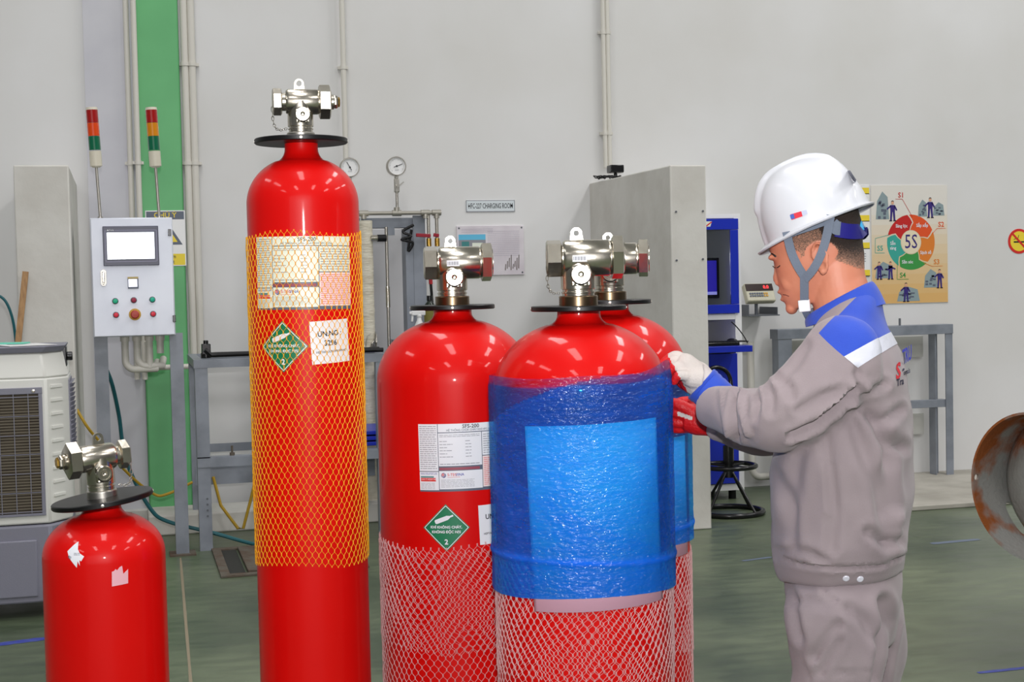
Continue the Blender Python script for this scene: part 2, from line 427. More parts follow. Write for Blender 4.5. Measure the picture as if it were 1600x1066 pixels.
# room sign
t, d, W, H = board('room_sign', 'small white plate reading HFC-227 CHARGING ROOM on the wall', 'sign', 728, 313, 804, 331, mat('white_enamel_plate', (214, 222, 226), 0.4))
for a, b, c, e in ((-W/2, -H/2, W/2, -H/2+.004), (-W/2, H/2-.004, W/2, H/2), (-W/2, -H/2, -W/2+.004, H/2), (W/2-.004, -H/2, W/2, H/2)): d.rect(a, b, c, e, M_inkg, 0)
d.text('HFC-227 CHARGING ROOM', 0, -0.001, 0.048, M_ink, 1, 0.006, sx=0.50)
d.disc(-W/2+0.018, 0, 0.005, M_ink, 1); d.disc(W/2-0.018, 0, 0.005, M_ink, 1)
d.done('printing', t)
# notice board
t, d, W, H = board('notice_board', 'stained white instruction board below the room sign', 'notice board', 714, 353, 818, 430, mat('worn_white_board', (220, 214, 220), 0.5, col2=(206, 198, 206), scale=6), 0.012)
d.rect(-W/2+.01, H/2-0.09, -W/2+0.19, H/2-0.055, mat('sky_print', (96, 186, 222), 0.5), 0)
d.rect(-W/2+.01, H/2-0.155, -W/2+0.19, H/2-0.09, M_inkg, 0)
d.rect(-W/2+.03, H/2-0.145, -W/2+0.08, H/2-0.10, M_teal, 1); d.rect(-W/2+.10, H/2-0.15, -W/2+0.17, H/2-0.11, M_cream, 1)
mfaint = mat('faint_print', (190, 184, 196), 0.5)
d.scribble(-W/2+.03, H/2-.045, -W/2+.24, H/2-.015, 3, mfaint, 1); d.scribble(-.02, -H/2+.12, W/2-.03, H/2-.03, 14, mfaint, 1, .3)
d.scribble(-W/2+.02, -H/2+.03, -W/2+.19, H/2-.17, 6, mfaint, 1, .3)
for i in range(8):
    x = W/2-0.13+i*0.013; d.line(x, -H/2+.03+.01*(i % 3), x+.004, -H/2+.07+.02*((i*5) % 4), .005, M_rustd, 2)
for sx in (-1, 1):
    for sz in (-1, 1): d.disc(sx*(W/2-.014), sz*(H/2-.014), .006, M_greyd, 2, 12)
d.done('printing', t)
# no smoking sticker
c = at(1592, 377, YW); r = at(1609, 377, YW).x-c.x
t = thing('no_smoking_sign', 'round red and yellow no smoking sticker on the wall', 'sign', (c.x, YW, c.z-r))
build(MB().cyl((c.x, YW, c.z), (c.x, YW-0.003, c.z), r, n=48), 'disc', M_redp, t)
d = Decal(lambda x, y, l: (c.x+x, YW-0.003-l, c.z+y), 9)
d.disc(0, 0, r*0.8, M_yellowp, 0, 40); d.rect(-r*.5, -r*.12, r*.6, -r*.0, M_ink, 1); d.rect(r*.62, -r*.12, r*.7, 0, M_redp, 1)
d.line(-r*.5, r*.15, -r*.1, r*.25, r*.05, M_ink, 1); d.line(-r*.1, r*.25, -r*.02, r*.5, r*.05, M_ink, 1)
d.line(-r*.58, r*.58, r*.58, -r*.58, r*.17, M_redp, 2); d.done('printing', t)
# narrow yellow and white chart behind the helmet
t, d, W, H = board('wall_chart', 'narrow white chart with yellow bars behind the helmet', 'chart', 1320, 289, 1358, 431, M_white)
for k in range(4):
    y = H/2-0.02-k*(H-0.06)/3; d.rect(-W/2, y-.04, W/2, y, M_yellowp, 0)
    d.rect(-W/2, y-.045, W/2, y-.04, M_ink, 1); d.scribble(-W/2+.02, y-.14, W/2-.03, y-.07, 4, M_inkg, 1)
d.done('printing', t)

# 5S poster
t, d, W, H = board('poster', 'tan 5S poster with five coloured arrow segments', 'poster', 1361, 289.5, 1480, 474, mat('poster_cream', (226, 222, 214), 0.45))
for k in range(12):       # the printed cream-to-orange ground
    f = k/11.0; cc = tuple(int(a+(b-a)*max(0, f*1.25-.25)) for a, b in zip((226, 222, 214), (222, 178, 112)))
    d.rect(-W/2+.002, H/2-(k+1)*H/12+(.002 if k == 11 else 0), W/2-.002, H/2-k*H/12, mat('poster_ground_%s' % 'abcdefghijkl'[k], cc, 0.45), 0)
K = W/550.0; KV = H/855.0               # the poster measured in the zoomed photograph: 550 x 850
def pp(x, y): return ((x-372)*K, (518-y)*KV)
cx, cy = pp(380, 503)
cols = [('s_red', (196, 34, 34)), ('s_orange', (226, 84, 36)), ('s_amber', (222, 128, 48)), ('s_green', (60, 150, 72)), ('s_teal', (60, 166, 152))]
angs = [96, 24, -48, -120, -192, -264]   # borders between segments, clockwise from the top
words = ['Sắp xếp', 'Sạch sẽ', 'Săn sóc', 'Sẵn\nsàng', 'Sàng lọc']; order = [1, 2, 3, 4, 0]
RX, RY, rx, ry = 172*K, 200*KV, 74*K, 88*KV
for i in range(5):
    aa, ab = angs[i]-2, angs[i+1]+2; pts = []
    for k in range(15):
        a = math.radians(aa+(ab-aa)*k/14); pts.append((cx+RX*math.cos(a), cy+RY*math.sin(a)))
    am = math.radians(ab-13); pts.append((cx+(RX+rx)/2*math.cos(am), cy+(RY+ry)/2*math.sin(am)))
    inner = []
    for k in range(10):
        a = math.radians(ab+(aa-ab)*k/9); inner.append((cx+rx*math.cos(a), cy+ry*math.sin(a)))
    am = math.radians(aa-13); notch = (cx+(RX+rx)/2*math.cos(am), cy+(RY+ry)/2*math.sin(am))
    m_ = mat(*cols[order[i]], 0.45)
    # quads between the outer and the inner arc, tips shifted clockwise like arrows
    n = 14; vs = []; fs = []
    for j in range(5):
        f = j/4.0; sh = -13*(1-abs(2*f-1))
        for k in range(n+1):
            a = math.radians(aa+(ab-aa)*k/n+sh); vs.append((cx+(rx+(RX-rx)*f)*math.cos(a), cy+(ry+(RY-ry)*f)*math.sin(a)))
    for j in range(4):
        for k in range(n): fs.append((j*(n+1)+k, j*(n+1)+k+1, (j+1)*(n+1)+k+1, (j+1)*(n+1)+k))
    d.put(vs, fs, m_, 1)
for s, x, y, z in (('Sàng lọc', 313, 385, 30), ('Sắp xếp', 462, 383, 30), ('Sạch sẽ', 486, 580, 30), ('Săn sóc', 353, 646, 30), ('Sẵn\nsàng', 250, 527, 30)):
    u, v = pp(x, y); d.text(s, u, v, z*K, M_whitep, 3, 0.02, sx=0.85)
d.disc(cx, cy, 70*K, mat('poster_disc', (232, 220, 190), 0.45), 2, 40, ry=84*KV)
d.text('5S', cx, cy, 128*K, M_purple, 3, 0.004, sx=0.78)
for s, x, y, ci, lines in (('S1', 312, 163, 0, [(272, 190, 320, 190), (320, 190, 392, 320)]), ('S2', 600, 378, 1, [(570, 406, 632, 406), (570, 406, 530, 450)]),
                           ('S3', 565, 650, 2, [(530, 680, 608, 680), (530, 680, 470, 655)]), ('S4', 318, 742, 3, [(277, 770, 360, 770), (277, 770, 280, 640)]),
                           ('S5', 158, 545, 4, [(122, 577, 190, 577), (122, 577, 124, 472), (124, 472, 222, 448)])):
    m_ = mat(*cols[ci], 0.45); u, v = pp(x, y); d.text(s, u, v, 46*K, m_, 3, 0.015)
    for l in lines: a, b = pp(l[0], l[1]), pp(l[2], l[3]); d.line(a[0], a[1], b[0], b[1], 3*K, m_, 3)
skin_p = mat('skin_print', (222, 170, 140), 0.5); mg_ = mat('machine_print', (140, 158, 162), 0.5)
def worker(x, y, h, flip=1):
    u, v = pp(x, y); s = h*KV
    d.poly([(u-.13*s, v+.28*s), (u+.13*s, v+.28*s), (u+.12*s, v-.05*s), (u-.12*s, v-.05*s)], M_purple, 4)
    for q in (-1, 1):
        d.poly([(u+q*.01*s, v-.05*s), (u+q*.12*s, v-.05*s), (u+q*.14*s, v-.45*s), (u+q*.05*s, v-.45*s)][::q], M_purple, 4)
        d.poly([(u+q*.03*s, v-.45*s), (u+q*.18*s, v-.45*s), (u+q*.18*s, v-.5*s), (u+q*.03*s, v-.5*s)], M_ink, 4)
    d.line(u-.1*s, v+.24*s, u-.3*s*flip, v+.08*s, .08*s, M_purple, 4); d.line(u+.1*s, v+.24*s, u+.22*s*flip, v+.02*s, .08*s, M_purple, 4)
    d.disc(u, v+.38*s, .075*s, skin_p, 5, 16); d.disc(u, v+.43*s, .07*s, M_ink, 4, 16)
def machine(x0, y0, x1, y1, seed):
    a = pp(x0, y1); b = pp(x1, y0); rg = random.Random(seed)
    d.poly([(a[0], a[1]), (b[0], a[1]), (b[0]-(b[0]-a[0])*.1, b[1]-(b[1]-a[1])*.2), (a[0]+(b[0]-a[0])*.5, b[1]), (a[0]+(b[0]-a[0])*.1, b[1]-(b[1]-a[1])*.35)], mg_, 2)
    for _ in range(9):
        x = rg.uniform(a[0]+.1*(b[0]-a[0]), b[0]-.3*(b[0]-a[0])); y = rg.uniform(a[1], b[1]-.4*(b[1]-a[1]))
        d.rect(x, y, x+.2*(b[0]-a[0]), y+.1*(b[1]-a[1]), M_slate, 3)
machine(130, 135, 225, 335, 1); worker(250, 275, 150, 1); machine(432, 195, 500, 318, 2); machine(540, 215, 625, 312, 3); worker(522, 255, 150, 1)
machine(120, 640, 235, 760, 4); worker(150, 705, 130); worker(230, 705, 130, -1); machine(470, 700, 570, 835, 5); worker(585, 772, 140)
machine(275, 825, 440, 930, 6); worker(340, 865, 140)
d.done('printing', t)
# ------------------------------------------------------------------ control panel on its stand
CY = 8.1
X0, X1, Z0, Z1 = rc(143, 340, 272, 526, CY)
t = thing('control_panel', 'light grey control cabinet with touch screen on two steel legs', 'control panel', ((X0+X1)/2, CY+.12, 0))
build(MB().bx(X0, X1, CY+.02, CY+.24, Z0, Z1), 'enclosure', M_panel, t, bevel=.004)
def cpx(x, y):             # panel face measured in the zoomed photograph (205..845 across at mid height, 95..1000 down)
    return X0+(x-(200+(y-95)*.022))/640.0*(X1-X0), Z1-(y-95)/905.0*(Z1-Z0)
dr = build(MB().bx(X0+.004, X1-.004, CY, CY+.019, Z0+.004, Z1-.004), 'door', M_panel, t, bevel=.003)
ROOTM[dr.name] = ROOTM[t.name]
def onpanel(name, mb, m, parent=t, **k): return build(mb, name, m, parent, **k)
a = cpx(297, 160); b = cpx(735, 460)
sc = build(MB().bx(a[0], b[0], CY-.012, CY, b[1], a[1]), 'screen_bezel', mat('slate_bezel', (70, 72, 92), .35), t, bevel=.003)
d = Decal(lambda x, y, l: (x, CY-.012-l, y), 9)
a2 = cpx(330, 208); b2 = cpx(700, 410); a3 = cpx(315, 190); b3 = cpx(720, 430)
mb_ = mat('bezel_line', (160, 156, 190), .4)
for q in ((a3[0], a3[1]-.002, b3[0], a3[1]), (a3[0], b3[1], b3[0], b3[1]+.002), (a3[0], b3[1], a3[0]+.002, a3[1]), (b3[0]-.002, b3[1], b3[0], a3[1])): d.rect(*q, mb_, 0)
u, v = cpx(358, 190); d.rect(u-.022, v-.004, u+.022, v+.004, mat('slate_bezel', (70, 72, 92)), 1); d.text('▲Delta', u, v, .012, M_whitep, 2)
d.done('bezel_print', t)
build(MB().bx(a2[0], b2[0], CY-.0155, CY-.011, b2[1], a2[1]), 'screen', mat('lit_screen', (240, 246, 255), .2, emit=1.15), t)
# latch
a = cpx(278, 485); b = cpx(326, 612); xc = (a[0]+b[0])/2; w_ = (b[0]-a[0])/2
m = MB(); prof = []
pl = [(xc+w_*math.cos(k*PI/12), a[1]-w_+w_*math.sin(k*PI/12)) for k in range(13)]+[(xc+w_*math.cos(PI+k*PI/12), b[1]+w_+w_*math.sin(PI+k*PI/12)) for k in range(13)]
F = Matrix(((1, 0, 0, 0), (0, 0, -1, CY), (0, 1, 0, 0), (0, 0, 0, 1)))
m.prism(pl, F, .006); l1 = build(m, 'latch', M_steel, t, bevel=.001)
m = MB(); m.bx(xc-w_*.45, xc+w_*.45, CY-.02, CY-.006, b[1]+w_*1.2, a[1]-w_*.8); m.cyl((xc, CY-.012, b[1]+w_*.75), (xc, CY, b[1]+w_*.75), w_*.35, n=12)
build(m, 'latch_lever', M_chrome, t, bevel=.004)
for (x, y) in ((815, 212), (845, 872)):
    u, v = cpx(x, y); build(MB().bx(u-.006, u+.010, CY-.01, CY+.03, v-.018, v+.018), 'hinge', M_blackgl, t, bevel=.002)
a = cpx(487, 545); b = cpx(572, 635)
build(MB().bx(a[0], b[0], CY-.006, CY, b[1], a[1]), 'meter', M_slate, t, bevel=.001)
build(MB().bx(a[0], b[0], CY-.008, CY-.004, a[1]-.010, a[1]), 'meter_cap', mat('old_tape', (200, 178, 120), .6), t)
a = cpx(493, 563); b = cpx(562, 622)
build(MB().bx(a[0], b[0], CY-.0075, CY-.003, b[1], a[1]), 'meter_display', mat('lit_meter', (240, 240, 255), .3, emit=.9), t)
for x, y, c_, e_ in ((390, 727, (16, 160, 120), .25), (533, 723, (150, 30, 60), .1), (678, 722, (16, 160, 130), .25), (395, 832, (200, 40, 60), .25), (683, 832, (200, 40, 60), .25)):
    u, v = cpx(x, y)
    build(MB().bx(u-.02, u+.02, CY-.0015, CY, v-.024, v+.036), 'button_plate', M_panel, t)
    build(MB().spin((u, CY, v), (0, -1, 0), [(.0165, 0), (.0165, .006), (.013, .008)], 24), 'button_ring', M_greyd, t)
    mm = mat('button_%d%d%d' % c_, c_, .25, emit=e_); bo = build(MB().spin((u, CY-.006, v), (0, -1, 0), [(.0125, 0), (.0125, .008), (.009, .012), (0, .013)], 20), 'push_button', mm, t)
u, v = cpx(541, 832)
build(MB().spin((u, CY, v), (0, -1, 0), [(.0315, 0), (.0315, .003), (.028, .004)], 32), 'emergency_ring', mat('dirty_yellow', (206, 160, 60), .5), t)
build(MB().spin((u, CY, v), (0, -1, 0), [(.012, 0), (.012, .018), (.0225, .022), (.0225, .032), (.017, .037), (0, .038)], 28), 'emergency_button', mat('stop_red', (176, 52, 36), .4), t)
for nx, ft in ((156, 168), (271, 288)):
    xt = at(nx, 530, CY+.08).x; xb_ = at(ft, 800, CY+.08).x; x = (xt+xb_)/2
    m = MB(); m.bx(x-.035, x+.035, CY+.07, CY+.075, .008, Z0+.01); m.bx(x-.035, x-.030, CY+.075, CY+.14, .008, Z0+.01)
    build(m, 'leg', M_grey, t); build(MB().bx(x-.07, x+.07, CY+.03, CY+.18, 0, .008), 'foot_plate', M_rustd, t)
# cable conduits dropping out of the cabinet bottom
for i, (x, y, bx_) in enumerate(((195, 575, 215), (214, 570, 215), (233, 575, 0), (250, 552, 0))):
    p = at(x, 530, CY+.15); q = at(x, y, CY+.15)
    pts = [(p.x, CY+.15, Z0), (p.x, CY+.15, q.z+.04)]
    if bx_:
        for k in range(1, 7): a = k*PI/12; pts.append((p.x+.05*(1-math.cos(a)), CY+.15, q.z+.04-.05*math.sin(a)))
        pts.append((p.x+.16-.03*i, CY+.15, q.z-.01)); pts.append((p.x+.17-.03*i, CY+.3, q.z+.02))
    else: pts.append((p.x, CY+.15, q.z))
    build(MB().tube(pts, .019, 12).cyl((p.x, CY+.15, Z0-.03), (p.x, CY+.15, Z0), .025, .025, 16), 'cable_conduit', M_pvc, t)
# signal towers on top of the cabinet
def tower(xb, yb, xt, yt, label, cols):
    base = at(xb, yb, CY+.12); base.z = Z1; top = at(xt, yt, CY+.12)
    ax = (top-base).normalized(); L = (top-base).length; k = L/((yb-yt)*1.0)
    t = thing('signal_tower', label, 'signal light', tuple(base), group=None)
    def seg(y0, y1, r, name, m, r1=None): build(MB().cyl(base+ax*((yb-y0)*k), base+ax*((yb-y1)*k), r, r1, 24), name, m, t)
    build(MB().cyl(base, base+ax*((yb-258)*k), .0075, n=12).cyl(base, base+ax*.012, .014, n=12), 'pole', M_steel, t)
    seg(258, 235, .0315, 'tower_base', mat('cream_plastic', (214, 208, 190), .4), .0315)
    build(MB().cyl(base+ax*((yb-260)*k), base+ax*((yb-256)*k), .02, .0315, 24), 'base_cone', mat('cream_plastic', ()), t)
    ys = [(233.5, 212.5), (212, 192), (191.5, 172)]
    for (y0, y1), m in zip(ys, cols): seg(y0, y1, .031, 'lens', m)
    seg(172, 168, .0315, 'cap', mat('cream_plastic', ()), .029)
Gl = mat('green_lens', (14, 104, 72), .15, coat=.5); Ol = mat('orange_lens', (226, 74, 20), .15, coat=.5); Al = mat('amber_lens', (216, 136, 20), .15, coat=.5); Rl = mat('red_lens', (166, 22, 22), .15, coat=.5)
tower(157, 339, 143, 168, 'signal tower with red, orange and green lenses, left one on the cabinet', [Gl, Ol, Rl])
tower(249, 338, 236, 168, 'signal tower with red, amber and green lenses in front of green column', [Gl, Al, Rl])
# warning sign on the pilaster
t, d, W, H = board('warning_sign', 'white warning sign with yellow triangle behind the control panel', 'sign', 228, 329, 290, 416, M_white, .004, YW-.06)
d.rect(-W/2+.006, H/2-.055, W/2-.006, H/2-.006, M_slate, 0); d.text('CHÚ Ý', -.0, H/2-.03, .045, M_yellowp, 1, .01)
d.rect(-W/2+.006, -H/2+.006, W/2-.006, -H/2+.075, M_yellowp, 0); d.text('Nguy hiểm\nđiện giật', 0, -H/2+.042, .032, M_ink, 1, .01, sx=.8)
d.poly([(-.10, -.04), (.10, -.04), (0, .12)], M_slate, 0); d.poly([(-.07, -.023), (.07, -.023), (0, .09)], M_yellowp, 1)
d.poly([(-.005, -.015), (.02, .03), (.004, .03), (.012, .065), (-.018, .02), (0, .02)], M_ink, 2)
d.done('printing', t)
# elbow conduit between column and bench
pA = at(232, 575, YW-.12); pB = at(300, 572, YW-.12)
t = thing('elbow_conduit', 'horizontal conduit pipe crossing the green column', 'pipe', tuple(pA))
build(MB().cyl(pA, (pB.x, pB.y, pA.z), .017, n=14), 'pipe', M_pvc, t)
build(MB().tube([(pA.x, pA.y, pA.z+.16), (pA.x-.0, pA.y, pA.z+.02), pA], .02, 14), 'elbow', M_pvc, t)

# ------------------------------------------------------------------ steel bench frame along the wall
BY = 8.25
def bz(y, Y=BY, x=330): return at(x, y, Y).z
lx = (at(311, 600, BY).x+at(325, 800, BY).x)/2
topz, midz, lowz = bz(562), bz(716), bz(745)
RX = at(600, 700, BY).x
t = thing('steel_bench', 'grey angle-iron bench frame between control panel and tallest cylinder', 'bench', (lx, BY+.4, 0))
for x in (lx, RX):
    for y in (BY, BY+.75):
        m = MB(); m.bx(x-.035, x+.035, y, y+.006, 0, topz-.001); m.bx(x-.035, x-.029, y, y+.06, 0, topz-.001)
        build(m, 'leg', M_grey, t)
m = MB()
for y, s in ((BY, 1), (BY+.81, -1)): m.bx(lx-.04, RX+.04, y-.003, y+.05*s, topz-.045, topz)
m.bx(lx-.04, lx+.01, BY, BY+.8, topz-.045, topz); m.bx(RX-.01, RX+.04, BY, BY+.8, topz-.045, topz)
build(m, 'top_frame', M_grey, t)
m = MB(); m.bx(lx-.035, RX+.03, BY-.006, BY+.004, midz-.05, midz); build(m, 'shelf_rail', M_grey, t); m = MB(); m.bx(lx-.027, RX+.028, BY+.757, BY+.765, midz-.05, midz); build(m, 'shelf_rail', M_grey, t); m = MB()
m.bx(lx-.035, RX+.03, BY, BY+.06, midz, midz+.006)
build(m, 'shelf_rail', M_grey, t)
build(MB().bx(lx-.027, RX+.028, BY+.5, BY+.51, lowz-.11, lowz-.0), 'lower_rail', M_grey, t)
for k in range(4):
    zz = at(318, 780+k*9, BY).z; build(MB().cyl((lx+.012, BY-.003, zz), (lx+.012, BY+.008, zz), .006, n=10), 'bolt', M_greyd, t)
p = at(363, 716, BY+.03); build(MB().cyl((p.x, BY+.03, midz), (p.x, BY+.03, midz+.06), .006, n=10).cyl((p.x, BY+.03, midz), (p.x, BY+.03, midz+.022), .014, n=6), 'stud', M_rustd, t)
# black hoses lying on the bench
rng = random.Random(5)
for k, lab in enumerate(('black hose lying along the front of the bench top', 'black hose coiled at the back of the bench top')):
    pts = []
    for i in range(30):
        f = i/29.0; pts.append((lx+.03+f*1.0, BY+.12+.09*k+.03*math.sin(5*f+k*2), topz+.018+.0*k))
    pts[0] = (lx+.03, BY+.12+.09*k, topz+.05)
    tag(build(MB().tube(pts, .013, 8), 'hose', M_black), lab, 'hose')
m = MB().box((lx+.04, BY+.2, topz+.05), (.05, .06, .06)).cyl((lx+.04, BY+.2, topz), (lx+.04, BY+.2, topz+.03), .03, n=14); m.cyl((lx+.04, BY+.2, topz+.07), (lx+.04, BY+.2, topz+.10), .014, n=10)
tag(build(m, 'hose_fitting', M_blackgl, bevel=.004), 'black hose coupling on the left end of the bench', 'fitting')
# blue crate and tray glimpsed between the cylinders
p = at(590, 712, BY+.4)
t = thing('tool_tray', 'blue tray on the bench shelf between the two cylinders', 'tray', (p.x, BY+.38, midz+.006))
for k in range(3):
    q = MB(); q.bx(p.x-.25, p.x+.25, BY+.15, BY+.6, midz+.007+k*.032, midz+.029+k*.032); build(q, 'drawer', M_blue, t, bevel=.003)
# hanging yellow cord under the bench
p = [at(333, 745, BY+.49), at(345, 790, BY+.47), at(372, 826, BY+.45), at(380, 826, BY+.45), at(392, 780, BY+.47), at(401, 742, BY+.49), at(398, 738, BY+.48)]
tag(build(MB().tube(p, .009, 8), 'power_cord', M_yelc), 'brownish yellow cord hanging in a V under the bench', 'cord')
# thin grey stool-like plinth behind the bench
q = at(365, 855, BY+.5)
struct(build(MB().bx(lx-.3, RX+1.2, YW-.5, YW-.12, 0, .12), 'trim_4', M_conc, bevel=.01))

# ------------------------------------------------------------------ drain pit and floor markings
p0 = onz(330, 860, 0); p1 = onz(460, 900, 0)
px0, px1, py0, py1 = p0.x, p0.x+.75, onz(360, 903, 0).y, p0.y
t = thing('pit_cover', 'rusty steel frame and plate over a floor pit', 'floor plate', ((px0+px1)/2, (py0+py1)/2, 0))
m = MB(); e = .05
m.bx(px0, px1, py0, py0+e, .0, .012); m.bx(px0, px1, py1-e, py1, .0, .012); m.bx(px0, px0+e, py0+e, py1-e, .0, .012); m.bx(px1-e, px1, py0+e, py1-e, .0, .012)
build(m, 'frame', M_rustd, t, bevel=.002)
build(MB().bx(px0+.14, px1-e, py0+e+.01, py1-e-.01, .002, .02), 'cover_plate', M_rustd, t, bevel=.002)
build(MB().bx(px0+e, px0+.13, py0+e, py1-e, .0005, .003), 'pit_gap', M_pit, t)
def tape(label, pa, pb, wd, m=M_tape):
    a = onz(*pa, 0); b = onz(*pb, 0); d_ = (b-a); d_.z = 0; n = Vector((-d_.y, d_.x, 0)).normalized()*wd/2
    vs = []
    for i in range(13):
        f = i/12; c = a+d_*f; k = 1+.25*noise.noise(Vector((f*9, wd*50, 2)))
        if i in (0, 12): k = .7
        vs += [(c+n*k)+Vector((0, 0, .001)), (c-n*k)+Vector((0, 0, .001))]
    m_ = MB().add(vs, [(2*i, 2*i+1, 2*i+3, 2*i+2) for i in range(12)])
    tag(build(m_, 'floor_tape', m), label, 'tape')
tape('solid blue floor tape below the air cooler', (-30, 1011), (72, 998), .06)
tape('faint blue tape stripe right of the worker, crossing towards the rusty ring', (1455, 850), (1530, 843), .05, mat('worn_blue_tape', (96, 108, 128), .5))
tape('blue tape stripe on the floor at lower right corner', (1528, 1052), (1640, 1040), .03)
tape('faded grey tape scrap on the floor left of the worker', (1160, 877), (1205, 871), .03, mat('worn_blue_tape', ()))
tape('long pale joint line in the floor right of the small cylinder', (282, 872), (300, 1090), .012, mat('joint_line', (140, 128, 106), .6))

# cables on the left
pts = [at(163, 570, CY+.4), at(175, 600, CY+.4), at(186, 650, CY+.45), at(192, 695, CY+.45), at(205, 740, CY+.4), at(235, 795, CY+.3), at(262, 815, CY+.25), at(330, 832, CY+.2), at(395, 850, CY+.2), at(440, 857, CY+.2)]
def smooth(pts, n=6):
    out = []; N = len(pts); pts = [Vector(p) for p in pts]
    for i in range(N-1):
        p0, p1, p2, p3 = pts[max(i-1, 0)], pts[i], pts[i+1], pts[min(i+2, N-1)]
        for k in range(n):
            t_ = k/n; out.append(.5*((2*p1)+(p2-p0)*t_+(2*p0-5*p1+4*p2-p3)*t_*t_+(3*p1-p0-3*p2+p3)*t_**3))
    out.append(pts[-1]); return out
tag(build(MB().tube(smooth(pts), .011, 8), 'cable', M_tealc), 'teal cable hanging behind the control panel legs', 'cable')
pts = [at(120, 640, CY-.1), at(137, 668, CY-.1), at(160, 695, CY), at(200, 740, CY+.2), at(240, 772, CY+.3), at(262, 772, CY+.3), at(300, 754, CY+.4)]
tag(build(MB().tube(smooth(pts), .008, 8), 'cable', M_yelc), 'yellow cable sagging across the green column', 'cable')
pts = [at(-10, 458, 7.9), at(8, 470, 7.9), at(20, 500, 7.9), at(26, 545, 7.9)]
tag(build(MB().tube(smooth(pts), .007, 8), 'cable', M_tealc), 'teal cable end at the far left edge', 'cable')

# ------------------------------------------------------------------ air cooler
AY = onz(40, 968, 0).y
def ap(x, y, Y=AY): return at(x, y, Y)
xr = ap(75, 700).x; xe = ap(92, 700, AY+.05).x
zt = ap(40, 548).z; zl = ap(40, 820).z; zb = ap(40, 962).z
W_ = .78; xl = xr-W_; D_ = .52
t = thing('air_cooler', 'white and grey evaporative air cooler with brown grille', 'air cooler', ((xl+xr)/2, AY+.25, 0))
# body: front face, bevelled right corner, side
def slab(x0, x1, xs, y0, ys, y1, z0, z1, ins=0, inz=0):
    lo = [(x0, y0), (x1, y0), (xs, ys), (xs, y1), (x0-(xs-x1), y1), (x0-(xs-x1), ys)]
    vs = [(x, y, z0) for x, y in lo]+[(x+(ins if x < (x0+x1)/2 else -ins), y+inz*(1 if y < (y0+y1)/2 else -1), z1) for x, y in lo]
    return vs, [(k, (k+1) % 6, 6+(k+1) % 6, 6+k) for k in range(6)]+[tuple(range(5, -1, -1)), tuple(range(6, 12))]
m = MB(); zs = ap(40, 592).z
m.add(*slab(xl, xr, xr+.09, AY, AY+.12, AY+D_, zl, zs)); m.add(*slab(xl, xr, xr+.09, AY, AY+.12, AY+D_, zs, zt-.012, .02, .03))
build(m, 'housing', M_beige, t, bevel=.008)
m = MB(); m.add(*slab(xl-.01, xr, xr+.09, AY-.006, AY+.1, AY+D_+.01, .07, zl-.004)); build(m, 'water_tank', M_cgrey, t, bevel=.01)
for a_, b_ in ((.04, .30), (.36, .60)):
    q = ap(22, 845).z; m = MB(); m.bx(xr-.02-b_, xr-.02-a_, AY-.018, AY-.005, .10, q); build(m, 'tank_panel', M_cgrey, t, bevel=.02, seg=3)
gx1 = ap(69, 700).x; gz1 = ap(40, 606).z; gz0 = ap(40, 807).z; gx0 = xl+.05
m = MB(); f_ = .018
m.bx(gx0, gx1, AY-.012, AY-.002, gz1-.028, gz1); m.bx(gx0, gx1, AY-.012, AY-.002, gz0, gz0+f_*.7); m.bx(gx1-f_, gx1, AY-.012, AY-.002, gz0, gz1); m.bx(gx0, gx0+f_, AY-.012, AY-.002, gz0, gz1)
build(m, 'grille_frame', M_cgrey, t, bevel=.002)
build(MB().bx(gx0+.01, gx1-.01, AY-.003, AY+.0, gz0+.01, gz1-.02), 'cooling_pad', M_pad, t)
m = MB(); n = 40
for k in range(n):
    zz = gz0+.02+(gz1-gz0-.06)*k/(n-1); m.box(((gx0+gx1)/2, AY-.006, zz), (gx1-gx0-.03, .006, .0045))
build(m, 'louvre', mat('brown_louvre', (112, 104, 88), .6), t)
m = MB()
for k in range(7):
    zz = gz0+.02+(gz1-gz0-.06)*k/6; m.bx(gx0+.01, gx1-.01, AY-.013, AY-.010, zz-.0018, zz+.0018)
x = gx1-.06
while x > gx0: m.bx(x-.0018, x+.0018, AY-.013, AY-.010, gz0+.012, gz1-.022); x -= .062
build(m, 'grille_wire', M_cgrey, t)
p = ap(52, 610); build(MB().spin((p.x, AY-.012, gz1-.015), (0, -1, 0), [(.008, 0), (.007, .004), (0, .005)], 16), 'screw', M_chrome, t)
m = MB(); m.add(*slab(xl+.01, xr-.01, xr+.07, AY+.02, AY+.14, AY+D_-.02, zt-.012, zt+.016, -.014, -.012)); build(m, 'top_tray', M_cgrey, t, bevel=.004)
# side grille on the bevelled corner/side
m = MB(); zq0, zq1 = ap(110, 730).z, ap(110, 596).z
m.bx(xr+.088, xr+.096, AY+.15, AY+D_-.05, zq0, zq1); build(m, 'side_grille', M_cgrey, t, bevel=.002)
m = MB()
for k in range(18):
    zz = zq0+(zq1-zq0)*(k+.5)/18; m.add([(xr+.094, AY+.16, zz-.012), (xr+.094, AY+D_-.06, zz-.012), (xr+.112, AY+D_-.06, zz), (xr+.112, AY+.16, zz), (xr+.094, AY+.16, zz-.004), (xr+.094, AY+D_-.06, zz-.004)],
                                      [(0, 1, 2, 3), (3, 2, 5, 4), (0, 3, 4), (1, 5, 2)])
build(m, 'side_louvre', M_cgrey, t)
